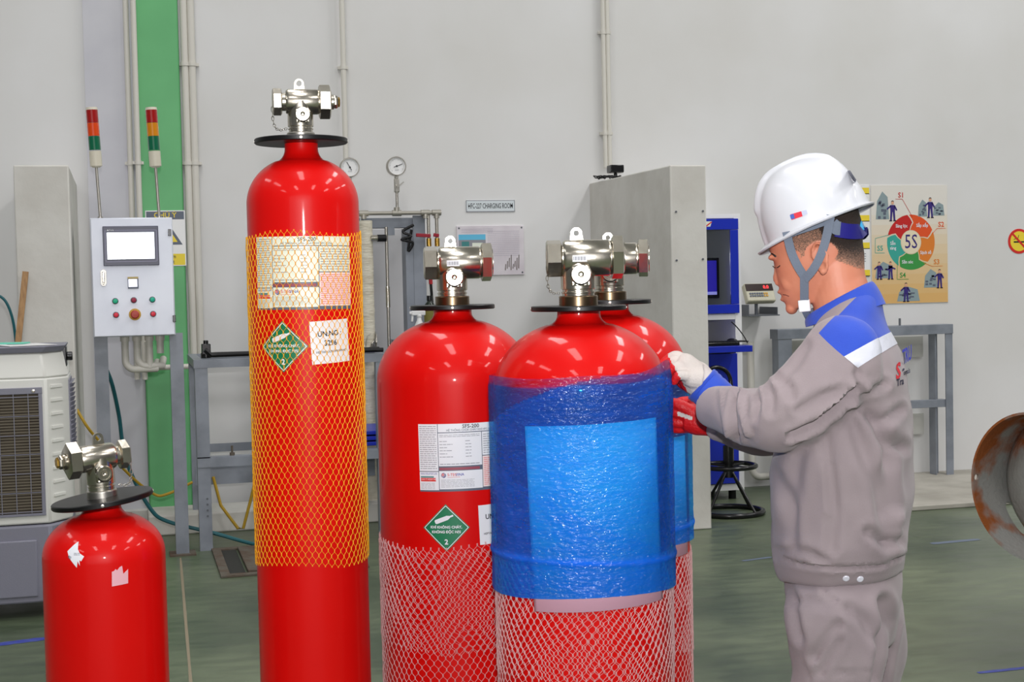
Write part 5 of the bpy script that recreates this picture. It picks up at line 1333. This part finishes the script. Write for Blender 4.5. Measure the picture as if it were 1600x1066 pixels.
# --- jacket: torso, two sleeves, grown together into one cloth surface
rings = [side_ring((1209, 897), (1423, 893), .172), side_ring((1202, 872), (1430, 868), .186), side_ring((1199, 840), (1434, 835), .20), side_ring((1197, 780), (1438, 770), .205),
         side_ring((1199, 720), (1438, 705), .205), side_ring((1206, 660), (1435, 640), .20), side_ring((1222, 610), (1431, 588), .20), side_ring((1240, 570), (1423, 548), .205, 2.3),
         side_ring((1254, 540), (1410, 515), .195, 2.2), side_ring((1262, 517), (1396, 488), .155, 2.0), side_ring((1270, 500), (1385, 466), .11, 2.0), side_ring((1280, 485), (1372, 450), .07, 2.0)]
mb = MB(); mb.loft(rings)
limb(mb, [L(1338, 548, .135), L(1322, 556, .165), L(1290, 590, .185), L(1250, 628, .20), L(1215, 652, .195), L(1180, 652, .165), L(1148, 645, .125), L(1120, 638, .09), L(1108, 634, .075)],
     [.07, .092, .088, .082, .078, .068, .060, .052, .047])
limb(mb, [L(1330, 555, -.13), L(1300, 590, -.18), L(1240, 640, -.21), L(1200, 668, -.18), L(1160, 668, -.11), L(1125, 662, -.065), L(1112, 659, -.05)], [.08, .085, .078, .07, .058, .045, .04])
jk = remesh(mb, .0085, 6)
# creases traced on the visible side: polyline, width px, depth m (negative = raised fold)
CR = [([(1340, 605), (1310, 632), (1275, 662), (1235, 680)], 6, .012), ([(1345, 622), (1372, 665), (1390, 720), (1400, 790)], 12, .006), ([(1330, 640), (1345, 700), (1370, 760), (1385, 850)], 14, .005),
      ([(1290, 685), (1300, 740), (1305, 800), (1300, 860)], 9, .004), ([(1405, 640), (1375, 660), (1345, 640)], 8, .006), ([(1380, 600), (1350, 612), (1325, 622)], 7, .006),
      ([(1400, 690), (1380, 740), (1385, 800)], 14, .005), ([(1250, 700), (1240, 760), (1225, 830)], 14, .004), ([(1150, 612), (1143, 640), (1152, 690)], 5, .010), ([(1160, 612), (1158, 640), (1170, 680)], 5, -.006),
      ([(1178, 605), (1185, 630), (1180, 655)], 6, .006), ([(1195, 595), (1206, 618), (1205, 645)], 7, .005), ([(1215, 590), (1232, 605), (1238, 622)], 8, .004), ([(1320, 610), (1285, 620), (1250, 640)], 9, .005),
      ([(1340, 580), (1342, 600), (1330, 612)], 7, .005), ([(1205, 868), (1250, 882), (1310, 888), (1370, 886), (1432, 862)], 3.5, .007), ([(1293, 700), (1292, 780), (1294, 885)], 2.2, .003),
      ([(1260, 540), (1245, 565), (1228, 585)], 8, .003), ([(1410, 700), (1418, 780), (1412, 850)], 10, .004), ([(1355, 830), (1380, 850), (1405, 845)], 8, .006), ([(1215, 740), (1235, 800), (1240, 850)], 10, .004),
      ([(1355, 655), (1385, 690), (1415, 700)], 9, .005), ([(1125, 600), (1128, 640), (1140, 680)], 4, -.004), ([(1210, 860), (1260, 862), (1290, 875)], 7, .004)]
def seg_d(x, y, a, b):
    dx, dy = b[0]-a[0], b[1]-a[1]; t = max(0, min(1, ((x-a[0])*dx+(y-a[1])*dy)/(dx*dx+dy*dy))); return math.hypot(x-a[0]-t*dx, y-a[1]-t*dy)
def crease(me, CR, M, amp=.004, sc=(5, 5, 9), near=None):
    bm = bmesh.new(); bm.from_mesh(me); bm.normal_update(); disp = []
    for v in bm.verts:
        wp = M @ v.co; x, y, d = proj(wp); n = (M.to_3x3() @ v.normal); face = -n.dot((wp-CAM).normalized())
        g = amp*noise.noise(Vector((v.co.x*sc[0], v.co.y*sc[1]+4, v.co.z*sc[2])))+amp*.5*noise.noise(Vector((v.co.x*sc[0]*2.6, v.co.y*sc[1]*2.6+9, v.co.z*sc[2]*1.7)))
        if face > 0.05:
            k = min(1, (face-.05)/.3)
            for pl, wd, dp in CR:
                q = min(seg_d(x, y, pl[i], pl[i+1]) for i in range(len(pl)-1))
                if q < wd*3.2: g += k*dp*(-math.exp(-(q/wd)**2)+.45*math.exp(-((q-wd*1.7)/(wd*.9))**2))
        disp.append(v.normal*g)
    for v, q in zip(bm.verts, disp): v.co += q
    for _ in range(2): bmesh.ops.smooth_vert(bm, verts=bm.verts, factor=.4, use_axis_x=True, use_axis_y=True, use_axis_z=True)
    bm.to_mesh(me); bm.free()
CR = [(a, b*.85, c_*2.3) for a, b, c_ in CR]; crease(jk, CR, WM, .0075)
# cut the cloth surface cleanly along the seams: blue yoke, reflective tape, waistband
def plane_xz(a, b):       # plane through two side-view points, extruded sideways; normal points up / back
    d_ = (b-a); d_.y = 0; n = Vector((-d_.z, 0, d_.x)).normalized(); 
    if n.z < 0: n = -n
    return a, n
bandA = plane_xz(L(1330, 552, .17), L(1410, 508, .05)); bandB = plane_xz(L(1335, 579, .17), L(1418, 526, .05))
s1 = (L(1334, 560, .17), L(1287, 521, .17)); s2 = (L(1287, 521, .12), L(1322, 482, .09))
n1 = plane_xz(*s1); n2 = plane_xz(*s2)
def backn(pl):            # make normal point backwards (-x)
    return (pl[0], pl[1] if pl[1].x < 0 else -pl[1])
n1 = backn(n1); n2 = backn(n2)
wb_ = (L(1300, 884, .2), Vector((0, 0, 1)))
bm = bmesh.new(); bm.from_mesh(jk)
for a, n in (bandA, bandB, n1, n2):
    bmesh.ops.bisect_plane(bm, geom=bm.verts[:]+bm.edges[:]+bm.faces[:], plane_co=a, plane_no=n, dist=1e-5)
pcol, pband, pmain = [], [], []
yarm = .2
for f in bm.faces:
    c_ = f.calc_center_median()
    back1 = (c_-n1[0]).dot(n1[1]) > 0; back2 = (c_-n2[0]).dot(n2[1]) > 0
    up = (c_-bandA[0]).dot(bandA[1]) > 0; mid = (c_-bandB[0]).dot(bandB[1]) > 0
    if up and back1 and back2: pcol.append(f.index)
    elif mid and not up and back1: pband.append(f.index)
    else: pmain.append(f.index)
bm.faces.ensure_lookup_table(); tmp = bpy.data.meshes.new('tmp'); bm.to_mesh(tmp); bm.free()
def submesh(me, idx, off=0.0):
    bm = bmesh.new(); bm.from_mesh(me); keep = set(idx); bm.normal_update()
    nm = {v.index: v.normal.copy() for v in bm.verts}
    bmesh.ops.delete(bm, geom=[f for f in bm.faces if f.index not in keep], context='FACES')
    if off:
        bm.normal_update()
        for v in bm.verts: v.co += v.normal*off
    r = bpy.data.meshes.new('s'); bm.to_mesh(r); bm.free(); return r
jacket = part(submesh(tmp, pmain), 'jacket', M_cloth)
yoke = part(submesh(tmp, pcol), 'blue_yoke', M_cblue, jacket); band = part(submesh(tmp, pband, .0012), 'reflective_tape', M_refl, jacket)
BV = BVHTree.FromPolygons([tuple(v.co) for v in tmp.vertices], [tuple(p.vertices) for p in tmp.polygons])
def hit(px, py, bvh=BV):
    o = WI @ CAM; d = (WI.to_3x3() @ ray(px, py)).normalized(); r = bvh.ray_cast(o, d)
    return (r[0], r[1]) if r[0] is not None else (L(px, py, .1), Vector((0, 1, 0)))
# snap fasteners
for x, y in ((1322, 906), (1344, 907)):
    p, n = hit(x, y-2); m = MB(); m.spin(p-n*.002, n, [(.0075, 0), (.0075, .003), (.006, .0045), (.002, .005), (0, .0045)], 20)
    build(m, 'snap_button', mat('pearl_button', (224, 224, 236), .3), jacket, world=False)
# stitched lettering on the back, laid on the cloth
def cloth_text(s, x, y, size, m, rot, sx, name='lettering', bold=.03):
    vs, fs = text2d(s, size, bold, 'LEFT', sx); c_, s_ = math.cos(rot), math.sin(rot); out = []
    for a, b in vs:
        p, n = hit(x+a*c_+b*s_*0, y-b-a*s_); out.append(p+n*.0016)
    build(MB().add(out, fs), name, m, jacket, world=False, recalc=False)
M_emb = mat('red_embroidery', (206, 40, 52), .8); M_embb = mat('blue_embroidery', (52, 56, 150), .8); M_embk = mat('dark_embroidery', (50, 48, 70), .8)
cloth_text('S', 1399, 583, 34, M_emb, .5, .55); cloth_text('-', 1409, 577, 22, M_embk, .5, .5); cloth_text('TRU', 1410, 560, 32, M_embb, .55, .28)
cloth_text('onuals', 1411, 583, 11, M_embk, .35, .42); cloth_text('Tra', 1400, 599, 15, M_embk, .3, .55)
# collar
def collar():
    lo = ell((L(1258, 512)+L(1386, 474))/2, (L(1258, 512)-L(1386, 474)).normalized(), Vector((0, 1, 0)), (L(1258, 512)-L(1386, 474)).length/2*.97, .10, 48)
    md = ell((L(1256, 503)+L(1377, 455))/2, (L(1256, 503)-L(1377, 455)).normalized(), Vector((0, 1, 0)), (L(1256, 503)-L(1377, 455)).length/2*.98, .086, 48)
    up = ell((L(1259, 494)+L(1366, 437))/2, (L(1259, 494)-L(1366, 437)).normalized(), Vector((0, 1, 0)), (L(1259, 494)-L(1366, 437)).length/2*.97, .079, 48)
    rim = ell((L(1263, 493)+L(1361, 438))/2, (L(1263, 493)-L(1361, 438)).normalized(), Vector((0, 1, 0)), (L(1263, 493)-L(1361, 438)).length/2*.95, .074, 48)
    inn = ell((L(1266, 508)+L(1368, 465))/2, (L(1266, 508)-L(1368, 465)).normalized(), Vector((0, 1, 0)), (L(1266, 508)-L(1368, 465)).length/2*.95, .078, 48)
    m = MB(); m.loft([lo, md, up, rim, inn], caps=False)
    o = build(m, 'collar', M_cblue, jacket, world=False, ang=60); s = o.modifiers.new('s', 'SUBSURF'); s.levels = 1; s.render_levels = 2
collar()

# --- body: head, face, ears and neck in one skin surface
HP = math.radians(20); HO = L(1287, 403); hx = Vector((math.cos(HP), 0, -math.sin(HP))); hz_ = Vector((math.sin(HP), 0, math.cos(HP))); hy = Vector((0, 1, 0))
HR = Matrix((hx, hy, hz_)).transposed()
def Hp(f, y, u): return HO+hx*f+hy*y+hz_*u
def hc(px, py, y=0.0):
    q = L(px, py, y)-HO; return q.dot(hx), q.dot(hz_)
front = [hc(*p) for p in ((1225, 262), (1210, 300), (1203, 335), (1202, 360), (1202, 380), (1204, 395), (1210, 410), (1214, 425), (1216, 440), (1219, 455), (1223, 468), (1230, 480), (1238, 487))]
back = [hc(*p) for p in ((1262, 254), (1300, 262), (1330, 300), (1343, 345), (1345, 375), (1345, 400), (1346, 425), (1350, 445))]
def interp(tab, u):
    tab = sorted(tab, key=lambda q: q[1])
    if u <= tab[0][1]: return tab[0][0]
    for (f0, u0), (f1, u1) in zip(tab, tab[1:]):
        if u0 <= u <= u1: return f0+(f1-f0)*(u-u0)/max(1e-6, u1-u0)
    return tab[-1][0]
umin = min(u for f, u in front); umax = .185
wtab = [(-.10, .020), (-.085, .034), (-.06, .050), (-.03, .062), (0, .070), (.04, .076), (.08, .077), (.12, .070), (.15, .055), (.175, .030), (.188, .008)]
def wid(u):
    for (u0, a), (u1, b) in zip(wtab, wtab[1:]):
        if u0 <= u <= u1: return a+(b-a)*(u-u0)/(u1-u0)
    return wtab[0][1] if u < wtab[0][0] else wtab[-1][1]
rings = []
us = [umin+.002+(.183-umin)*i/26 for i in range(27)]
for u in us:
    ff = interp(front, u); bb = interp(back, u)
    if u < .0:                                    # below the ear the jaw runs back to the neck
        bb = max(bb, -.088)
    if u > .10: k = math.sqrt(max(.02, 1-((u-.10)/.087)**2)); c_ = .012; ff = c_+(ff-c_)*k if u > .12 else ff; bb = c_+(bb-c_)*k
    w_ = wid(u); r = []
    for k in range(48):
        t_ = 2*PI*k/48; cs, sn = math.cos(t_), math.sin(t_); mid_ = (ff+bb)/2+ (.0 if u > 0 else .0); hl = (ff-bb)/2
        pw = 2.3 if cs > 0 else 2.1
        r.append(Hp(mid_+hl*math.copysign(abs(cs)**(2/pw), cs), w_*math.copysign(abs(sn)**(2/2.2), sn), u))
    rings.append(r)
mb = MB(); mb.loft(rings)
def hb(px, py, y, r, rot=0.0):
    f, u = hc(px, py, y); mb.ball(Hp(f, y, u), r, 0, 18, 12, HR @ Matrix.Rotation(rot, 3, 'Y'))
# nose
def nose(pts):
    rr = []
    for (px, py), w_, dpt in pts:
        f, u = hc(px, py); rr.append([Hp(f-dpt*.5+dpt*.5*math.cos(2*PI*k/16), w_*math.sin(2*PI*k/16), u) for k in range(16)])
    mb.loft(rr)
nose([((1208, 405), .007, .02), ((1209, 415), .008, .024), ((1209.5, 425), .0105, .028), ((1207.5, 433), .014, .032), ((1208.5, 440), .0155, .030), ((1216, 445), .010, .022)])
hb(1217, 441, .011, (.011, .007, .008)); hb(1217, 441, -.011, (.011, .007, .008))
hb(1221, 455, 0, (.010, .021, .0055), .1); hb(1226, 467, 0, (.0105, .018, .006), -.1)      # lips
hb(1237, 482, 0, (.014, .022, .014))                                                       # chin
for s in (1, -1):
    hb(1207, 402, .030*s, (.010, .022, .007)); hb(1224, 418, .030*s, (.013, .0145, .012))      # brow ridge, eye ball under its lid
    hb(1238, 440, .034*s, (.026, .016, .026))                                              # cheek
    # ear
    f0, u0 = -.004, -.002
    def ep(f, u, y): return Hp(f0+f, s*y, u0+u)
    cir = [ep(.017*math.cos(a)*(1 if math.sin(a) > 0 else .8)-.1*.033*math.sin(a), .033*math.sin(a), .083+.004*math.sin(a)-.006*math.cos(a)) for a in [PI*2*k/20 for k in range(20)]]
    mb.tube(cir, .0042, 8, closed=True)
    mb.ball(ep(-.0, .0, .077), (.0145, .006, .028), 0, 16, 10, HR); mb.ball(ep(.006, -.030, .080), (.008, .005, .009), 0, 12, 8, HR)
    mb.tube([ep(-.006, .020, .085), ep(-.010, .004, .086), ep(-.002, -.012, .086)], .003, 6)
# jaw corner and neck
mb.loft([ell(L(*c_), (L(c_[0]-10, c_[1]+ty)-L(*c_)).normalized(), hy, a, b, 30) for c_, ty, a, b in
         (((1303, 385), 4, .062, .055), ((1305, 420), 4, .066, .060), ((1310, 450), 5, .066, .060), ((1318, 480), 6, .070, .066), ((1325, 520), 5, .078, .085), ((1328, 560), 3, .09, .11))])
hd = remesh(mb, .0030, 5, .5)
body = part(hd, 'body', M_skin)
BH = BVHTree.FromPolygons([tuple(v.co) for v in hd.vertices], [tuple(p.vertices) for p in hd.polygons])
# hair: cropped cap following the skull
bm = bmesh.new(); bm.from_mesh(hd); bm.normal_update()
fl_ = bm.verts.layers.float.new('thick'); kill = []
for v in bm.verts:
    q = v.co-HO; f, u, y = q.dot(hx), q.dot(hz_), q.y
    line = .018 if f > .005 else max(-.052, .018+(f-.005)*.95)      # hairline falls towards the nape
    if f > .062+.1*(u-.08): g = -.02
    else: g = u-line
    near_ear = math.hypot(f+.004, u+.002)
    if abs(y) > .06 and near_ear < .04 : g = min(g, near_ear-.04)
    if -.02 < u < .03 and f > -.0: g = min(g, (.034-f)*1.0)
    if f > -.025 and g > 0: g *= .30
    v[fl_] = g
bmesh.ops.delete(bm, geom=[v for v in bm.verts if v[fl_] < -.004], context='VERTS')
bm.normal_update()
for v in bm.verts: v.co += v.normal*(.0006+.0035*min(1, max(0, v[fl_])/.03))
hm = bpy.data.meshes.new('hair'); bm.to_mesh(hm); bm.free()
mh = mat('cropped_hair', (58, 44, 38), .7, bump=.6, bscale=500); nt = mh.node_tree; b_ = nt.nodes['Principled BSDF']
aa = nt.nodes.new('ShaderNodeAttribute'); aa.attribute_name = 'thick'; rp = nt.nodes.new('ShaderNodeValToRGB'); nz = nt.nodes.new('ShaderNodeTexNoise'); nz.inputs['Scale'].default_value = 380
sc_n = nt.nodes.new('ShaderNodeMath'); sc_n.operation = 'MULTIPLY_ADD'; sc_n.inputs[1].default_value = 12; nt.links.new(aa.outputs['Fac'], sc_n.inputs[0]); nt.links.new(nz.outputs['Fac'], sc_n.inputs[2])
nt.links.new(nt.nodes['Texture Coordinate'].outputs['Object'], nz.inputs['Vector'])
rp.color_ramp.elements[0].position = .42; rp.color_ramp.elements[0].color = lin((206, 148, 120)); rp.color_ramp.elements[1].position = 1.0; rp.color_ramp.elements[1].color = lin((52, 40, 34))
e_ = rp.color_ramp.elements.new(.62); e_.color = lin((146, 112, 94))
nt.links.new(sc_n.outputs[0], rp.inputs[0]); nt.links.new(rp.outputs[0], b_.inputs['Base Color'])
part(hm, 'hair', mh)
# eyebrow, lashes, mouth line, laid on the face
def on_face(pts, r, name, m, lift=.0003):
    q = [hit(x, y, BH) for x, y in pts]; build(MB().tube(smooth([p+n*lift for p, n in q], 4), r, 6), name, m, W, world=False)
M_dark = mat('dark_lash', (30, 22, 20), .6)
on_face([(1206, 397), (1209, 399), (1213, 401)], .0022, 'eyebrow', M_dark); on_face([(1207.5, 416), (1211, 418.5), (1215, 418), (1219, 415)], .0011, 'eyelashes', M_dark)
on_face([(1223.5, 460.5), (1228, 461), (1233, 463)], .0009, 'mouth', mat('lip_line', (110, 54, 48), .6))

# --- hard hat in the head's own frame
A_ = L(1180, 392); B_ = L(1362, 313); HC = (A_+B_)/2; bx_ = (A_-B_).normalized(); bz_ = Vector((-bx_.z, 0, bx_.x)); 
if bz_.z < 0: bz_ = -bz_
hl = (A_-B_).length/2
def hp(x, y, z): return HC+bx_*x+hy*y+bz_*z
NA, NT = 96, 36; rings = []
Ht = .150; a0, w0 = .121, .108
ridge_top = .006
for j in range(NT+1):
    f = j/NT; th_ = f*PI/2; z = Ht*math.sin(th_)**.95; k = math.cos(th_)**.78; r = []
    for i in range(NA):
        t_ = 2*PI*i/NA; cs, sn = math.cos(t_), math.sin(t_)
        x = a0*k*cs*(.925 if cs > 0 else 1.06)-.006; y = w0*k*sn; zz = z*(1-.0*cs)
        d_ = 0.0
        if abs(y) < .030:                                                     # raised centre ridge
            s_ = 1/(1+math.exp((abs(y)-.021)/.0022)); d_ = s_*(.010 if x > -.09 else .010*max(0, (x+.125)/.035)); 
        if x > .0 and d_ > 0: d_ += s_*.007*max(0, min(1, (x-.02)/.05))*max(0, min(1, (z-.060)/.012))
        n_ = Vector((x, y*.6, zz+.02)).normalized(); r.append(hp(x+n_.x*d_, y, zz+n_.z*d_))
    rings.append(r)
brim = []
for i in range(NA):
    t_ = 2*PI*i/NA; cs, sn = math.cos(t_), math.sin(t_)
    ex = (hl-.004 if cs > 0 else hl+.004); e = abs(cs)**1.5
    x = (a0*(.93 if cs > 0 else 1.07)+.006)*cs*(1-e)+ex*cs*e-.006*(1-e); y = (w0+.010)*sn; brim.append((x, y, -.006-.004*max(0, cs)))
rim = [hp(*p) for p in brim]; rim2 = [hp(p[0]*.985, p[1]*.985, p[2]-.004) for p in brim]
inn = [[HC+(p-HC)*.965 for p in r] for r in rings]
m = MB(); m.loft([rim2, rim]+rings, caps=False)
k0 = len(m.v); m.add([p for p in [HC+(q-HC)*1.0 for q in rings[-1]]], [tuple(range(NA))])
helmet = build(m, 'hard_hat', M_helm, W, world=False, ang=50)
so = helmet.modifiers.new('s', 'SOLIDIFY'); so.thickness = .003; so.offset = -1 
def hh(px, py, y):       # point of the side plane y in helmet terms
    return L(px, py, y)
def webbing(pts, w_, name, th=.0016, m=M_web, par=helmet):
    """flat strap through 3D points, facing sideways"""
    P_ = smooth(pts, 5); vs = []; fs = []
    for i, p in enumerate(P_):
        d_ = (P_[min(i+1, len(P_)-1)]-P_[max(i-1, 0)]).normalized(); n_ = Vector((0, 1 if p.y > 0 else -1, 0)); s_ = d_.cross(n_).normalized(); n_ = s_.cross(d_)
        if n_.y*p.y < 0: n_ = -n_
        vs += [p-s_*w_/2, p+s_*w_/2, p+s_*w_/2+n_*th, p-s_*w_/2+n_*th]
        if i: b = 4*i; a = b-4; fs += [(a, a+1, b+1, b), (a+1, a+2, b+2, b+1), (a+2, a+3, b+3, b+2), (a+3, a, b, b+3)]
    e = len(vs)-4; fs += [(0, 3, 2, 1), (e, e+1, e+2, e+3)]
    return build(MB().add(vs, fs), name, m, par, world=False)
for s in (1, -1):
    def q(px, py, y): v = L(px, py, y); return Vector((v.x, s*v.y, v.z))
    webbing([q(1229, 362, .098), q(1236, 392, .088), q(1246, 415, .082), q(1256, 431, .074)], .019, 'front_strap')
    webbing([q(1298, 336, .100), q(1291, 372, .094), q(1282, 400, .090), q(1270, 422, .084), q(1257, 437, .074)], .019, 'rear_strap')
    webbing([q(1257, 432, .0745), q(1257, 452, .064), q(1257, 471, .052)], .019, 'chin_strap', .0022)
    webbing([q(1228, 368, .090), q(1250, 360, .093), q(1280, 350, .093), q(1300, 341, .092)], .016, 'headband')
b = L(1257, 478, .050)
build(MB().box(b, (.026, .012, .027), 0, Matrix.Rotation(.1, 3, 'Y')), 'buckle', M_white, helmet, world=False, bevel=.002)
webbing([Vector((b.x, .05, b.z-.008)), Vector((b.x-.006, .02, b.z-.030)), Vector((b.x-.006, -.02, b.z-.030)), Vector((b.x, -.05, b.z-.008))], .016, 'chin_loop')
M_nav = mat('navy_plastic', (38, 34, 128), .4); M_cy = mat('cyan_knob', (60, 170, 224), .35)
# rear cradle: grey slider, blue band, cyan ratchet knob
def arcpts(pxs): return [L(x, y, yy) for x, y, yy in pxs]
webbing(arcpts([(1300, 350, .088), (1307, 356, .086), (1312, 357, .082)]), .03, 'slider', .004)
webbing(arcpts([(1306, 358, .084), (1322, 361, .072), (1334, 362, .055), (1342, 362, .03), (1345, 362, 0)]), .033, 'rear_cradle', .003, M_nav)
v_ = [Vector((p.x, -p.y, p.z)) for p in arcpts([(1306, 358, .084), (1322, 361, .072), (1334, 362, .055), (1342, 362, .03), (1345, 362, 0.0001)])]
webbing(v_, .033, 'rear_cradle', .003, M_nav)
kc = L(1343, 358, .0); build(MB().spin(kc+hx*.006, -hx, [(.017, 0), (.0185, .004)]+[(.0185, .010), (.016, .017), (0, .018)], 12), 'ratchet_knob', M_cy, helmet, world=False, bevel=.001)
# stickers on the shell
BHm = BVHTree.FromPolygons([tuple(v) for v in m.v], m.f)
def shell_poly(pxs, mt, lift, name):
    c_ = [(sum(p[0] for p in pxs)/len(pxs), sum(p[1] for p in pxs)/len(pxs))]; out = []
    for x, y in pxs: p, n = hit(x, y, BHm); out.append(p+(CAM_l-p).normalized()*lift)
    build(MB().add(out, [tuple(range(len(out)))]), name, mt, helmet, world=False, recalc=False)
CAM_l = WI @ CAM
shell_poly([(1235, 335), (1252, 330), (1254, 338), (1237, 344)], mat('sticker_red', (226, 60, 74), .4), .0012, 'maker_sticker')
shell_poly([(1234, 336), (1240, 334), (1242, 341), (1236, 343)], mat('sticker_blue', (80, 110, 190), .4), .0016, 'maker_sticker')
shell_poly([(1252, 330), (1260, 328), (1262, 334), (1254, 338)], mat('sticker_grey', (190, 196, 220), .4), .0016, 'maker_sticker')
shell_poly([(1324, 267), (1328, 266), (1338, 281), (1337, 285), (1333, 283)], mat('slate_mark', (90, 92, 110), .4), .0015, 'rear_sticker')

# --- trousers
mb = MB()
mb.loft([side_ring((1220, 885), (1420, 880), .155), side_ring((1222, 915), (1419, 910), .165), side_ring((1227, 945), (1416, 940), .170), side_ring((1232, 975), (1412, 970), .172), side_ring((1262, 1010), (1400, 1005), .12)])
limb(mb, [L(1305, 920, .085), L(1306, 960, .095), L(1308, 1010, .10), L(1306, 1066, .10), Vector((L(1302, 1066).x+.005, .10, .45)), Vector((-.0+L(1302, 1066).x-.01, .105, .22)), Vector((L(1302, 1066).x-.02, .11, .06))], [.10, .11, .108, .098, .088, .078, .074])
limb(mb, [L(1330, 920, -.08), L(1338, 960, -.09), L(1345, 1010, -.095), L(1343, 1066, -.10), Vector((L(1342, 1066).x, -.10, .45)), Vector((L(1342, 1066).x-.02, -.105, .22)), Vector((L(1342, 1066).x-.03, -.11, .06))], [.10, .11, .105, .092, .085, .078, .074])
tr = remesh(mb, .0095, 6)
CT = [([(1290, 946), (1265, 939), (1240, 938)], 8, .003), ([(1310, 975), (1290, 1000), (1270, 1030)], 6, .007), ([(1312, 1000), (1295, 1025), (1280, 1050)], 6, .006), ([(1309, 925), (1308, 990), (1312, 1066)], 4, .0015),
      ([(1235, 920), (1243, 970), (1250, 1000)], 7, .006), ([(1378, 940), (1385, 970), (1370, 1066)], 9, .012), ([(1325, 950), (1350, 970), (1368, 1000)], 8, .005), ([(1262, 1058), (1300, 1056), (1365, 1046)], 3, .004), ([(1287, 918), (1292, 930), (1307, 941)], 3.5, .007)]
CT = [(a, b, c_*2.2) for a, b, c_ in CT]; crease(tr, CT, WM, .008); part(tr, 'trousers', M_cloth)
# shoes
M_shoe = mat('black_safety_shoe', (26, 26, 28), .45)
for s, x0 in ((1, L(1302, 1066).x-.02), (-1, L(1342, 1066).x-.03)):
    rr = []
    for f, w_, h_ in ((-.085, .026, .05), (-.07, .036, .085), (-.03, .040, .10), (.02, .040, .095), (.07, .043, .07), (.12, .046, .058), (.16, .042, .05), (.185, .026, .036)):
        rr.append([Vector((x0+f, s*.11+w_*math.cos(2*PI*k/20), max(0.0, h_/2+.002+(h_/2)*math.sin(2*PI*k/20)*1.0)-.0)) for k in range(20)])
    build(MB().loft(rr), 'shoe', M_shoe, W, world=False, ang=60)

# --- gloves: palm, thumb and four fingers each, skinned together
def hand(name, segs, split=None, vox=.0028, deep=None):
    mb = MB()
    for pts, rs in segs:
        q = [Lv(*p) for p in pts]; limb(mb, q, rs, 14)
    me = remesh(mb, vox, 4, .5)
    me.name = name; me.materials.append(M_glw); me.materials.append(M_glr)
    for p in me.polygons:
        x, y, d = proj(WM @ p.center); p.material_index = 1 if split(x, y, p) else 0
    finish(me, 60, False); o = bpy.data.objects.new(name, me); COL.objects.link(o); o.parent = W; return o
def sl(x, y, p):          # red below and left of the line through the knuckles
    (ax_, ay_), (bx2, by2) = ((1038, 546), (1080, 625)) ; e = (x-ax_)*(by2-ay_)-(y-ay_)*(bx2-ax_)
    return e < 60+90*noise.noise(Vector((x*.25, y*.25, 0))) 
hand('left_glove', [
    ([(1112, 612, 3.42), (1100, 602, 3.43), (1086, 590, 3.44), (1074, 580, 3.45)], [.036, .038, .041, .034]),                 # wrist to palm
    ([(1088, 582, 3.42), (1072, 568, 3.42), (1062, 562, 3.425)], [.026, .024, .018]),                                        # outer edge of the back
    ([(1096, 592, 3.41), (1082, 590, 3.41), (1070, 590, 3.42)], [.028, .026, .018]),
    ([(1072, 566, 3.455), (1058, 556, 3.46), (1046, 560, 3.465), (1036, 568, 3.465), (1034, 577, 3.46)], [.0145, .0125, .0115, .0105, .0085]),   # index
    ([(1070, 570, 3.435), (1054, 563, 3.435), (1043, 569, 3.44), (1036, 578, 3.44)], [.0145, .0125, .0115, .0095]),           # middle
    ([(1070, 578, 3.415), (1056, 573, 3.41), (1047, 580, 3.415), (1044, 589, 3.42)], [.0140, .012, .011, .009]),               # ring
    ([(1074, 588, 3.395), (1062, 586, 3.39), (1055, 593, 3.395), (1053, 600, 3.40)], [.0130, .0115, .010, .0085]),             # little
    ([(1082, 604, 3.45), (1070, 600, 3.47), (1058, 590, 3.475), (1047, 580, 3.475), (1041, 574, 3.47)], [.019, .0155, .0135, .012, .0095])],     # thumb
    sl)
build(MB().tube(smooth([Lv(1140, 634, 3.41), Lv(1119, 619, 3.42), Lv(1103, 606, 3.43), Lv(1095, 599, 3.432)], 4), [.036, .038, .040, .0425, .043, .0445, .0435, .0455, .0445, .0465, .0455, .0465, .044], 28), 'blue_cuff', M_cblue, W, world=False, ang=60)
hand('right_glove', [
    ([(1122, 664, 3.52), (1105, 662, 3.53), (1090, 660, 3.54), (1072, 657, 3.55)], [.030, .030, .032, .028]),
    ([(1098, 650, 3.53), (1080, 646, 3.54), (1066, 644, 3.55)], [.024, .024, .018]),
    ([(1078, 642, 3.53), (1064, 634, 3.53), (1052, 630, 3.54), (1040, 632, 3.56)], [.016, .0145, .013, .011]),
    ([(1074, 650, 3.54), (1058, 645, 3.54), (1046, 644, 3.555), (1034, 646, 3.57)], [.015, .013, .012, .010]),
    ([(1074, 662, 3.55), (1058, 660, 3.55), (1046, 660, 3.565), (1034, 660, 3.58)], [.015, .013, .012, .010]),
    ([(1078, 668, 3.56), (1062, 670, 3.56), (1050, 670, 3.57), (1040, 668, 3.58)], [.014, .012, .011, .009]),
    ([(1096, 640, 3.55), (1082, 630, 3.57), (1066, 628, 3.58), (1052, 634, 3.59)], [.018, .015, .013, .010])],
    lambda x, y, p: not (1058 < x < 1082 and abs(y-(646+(x-1058)*.35)) < 3.2))
for nm in ('left', 'right'): pass
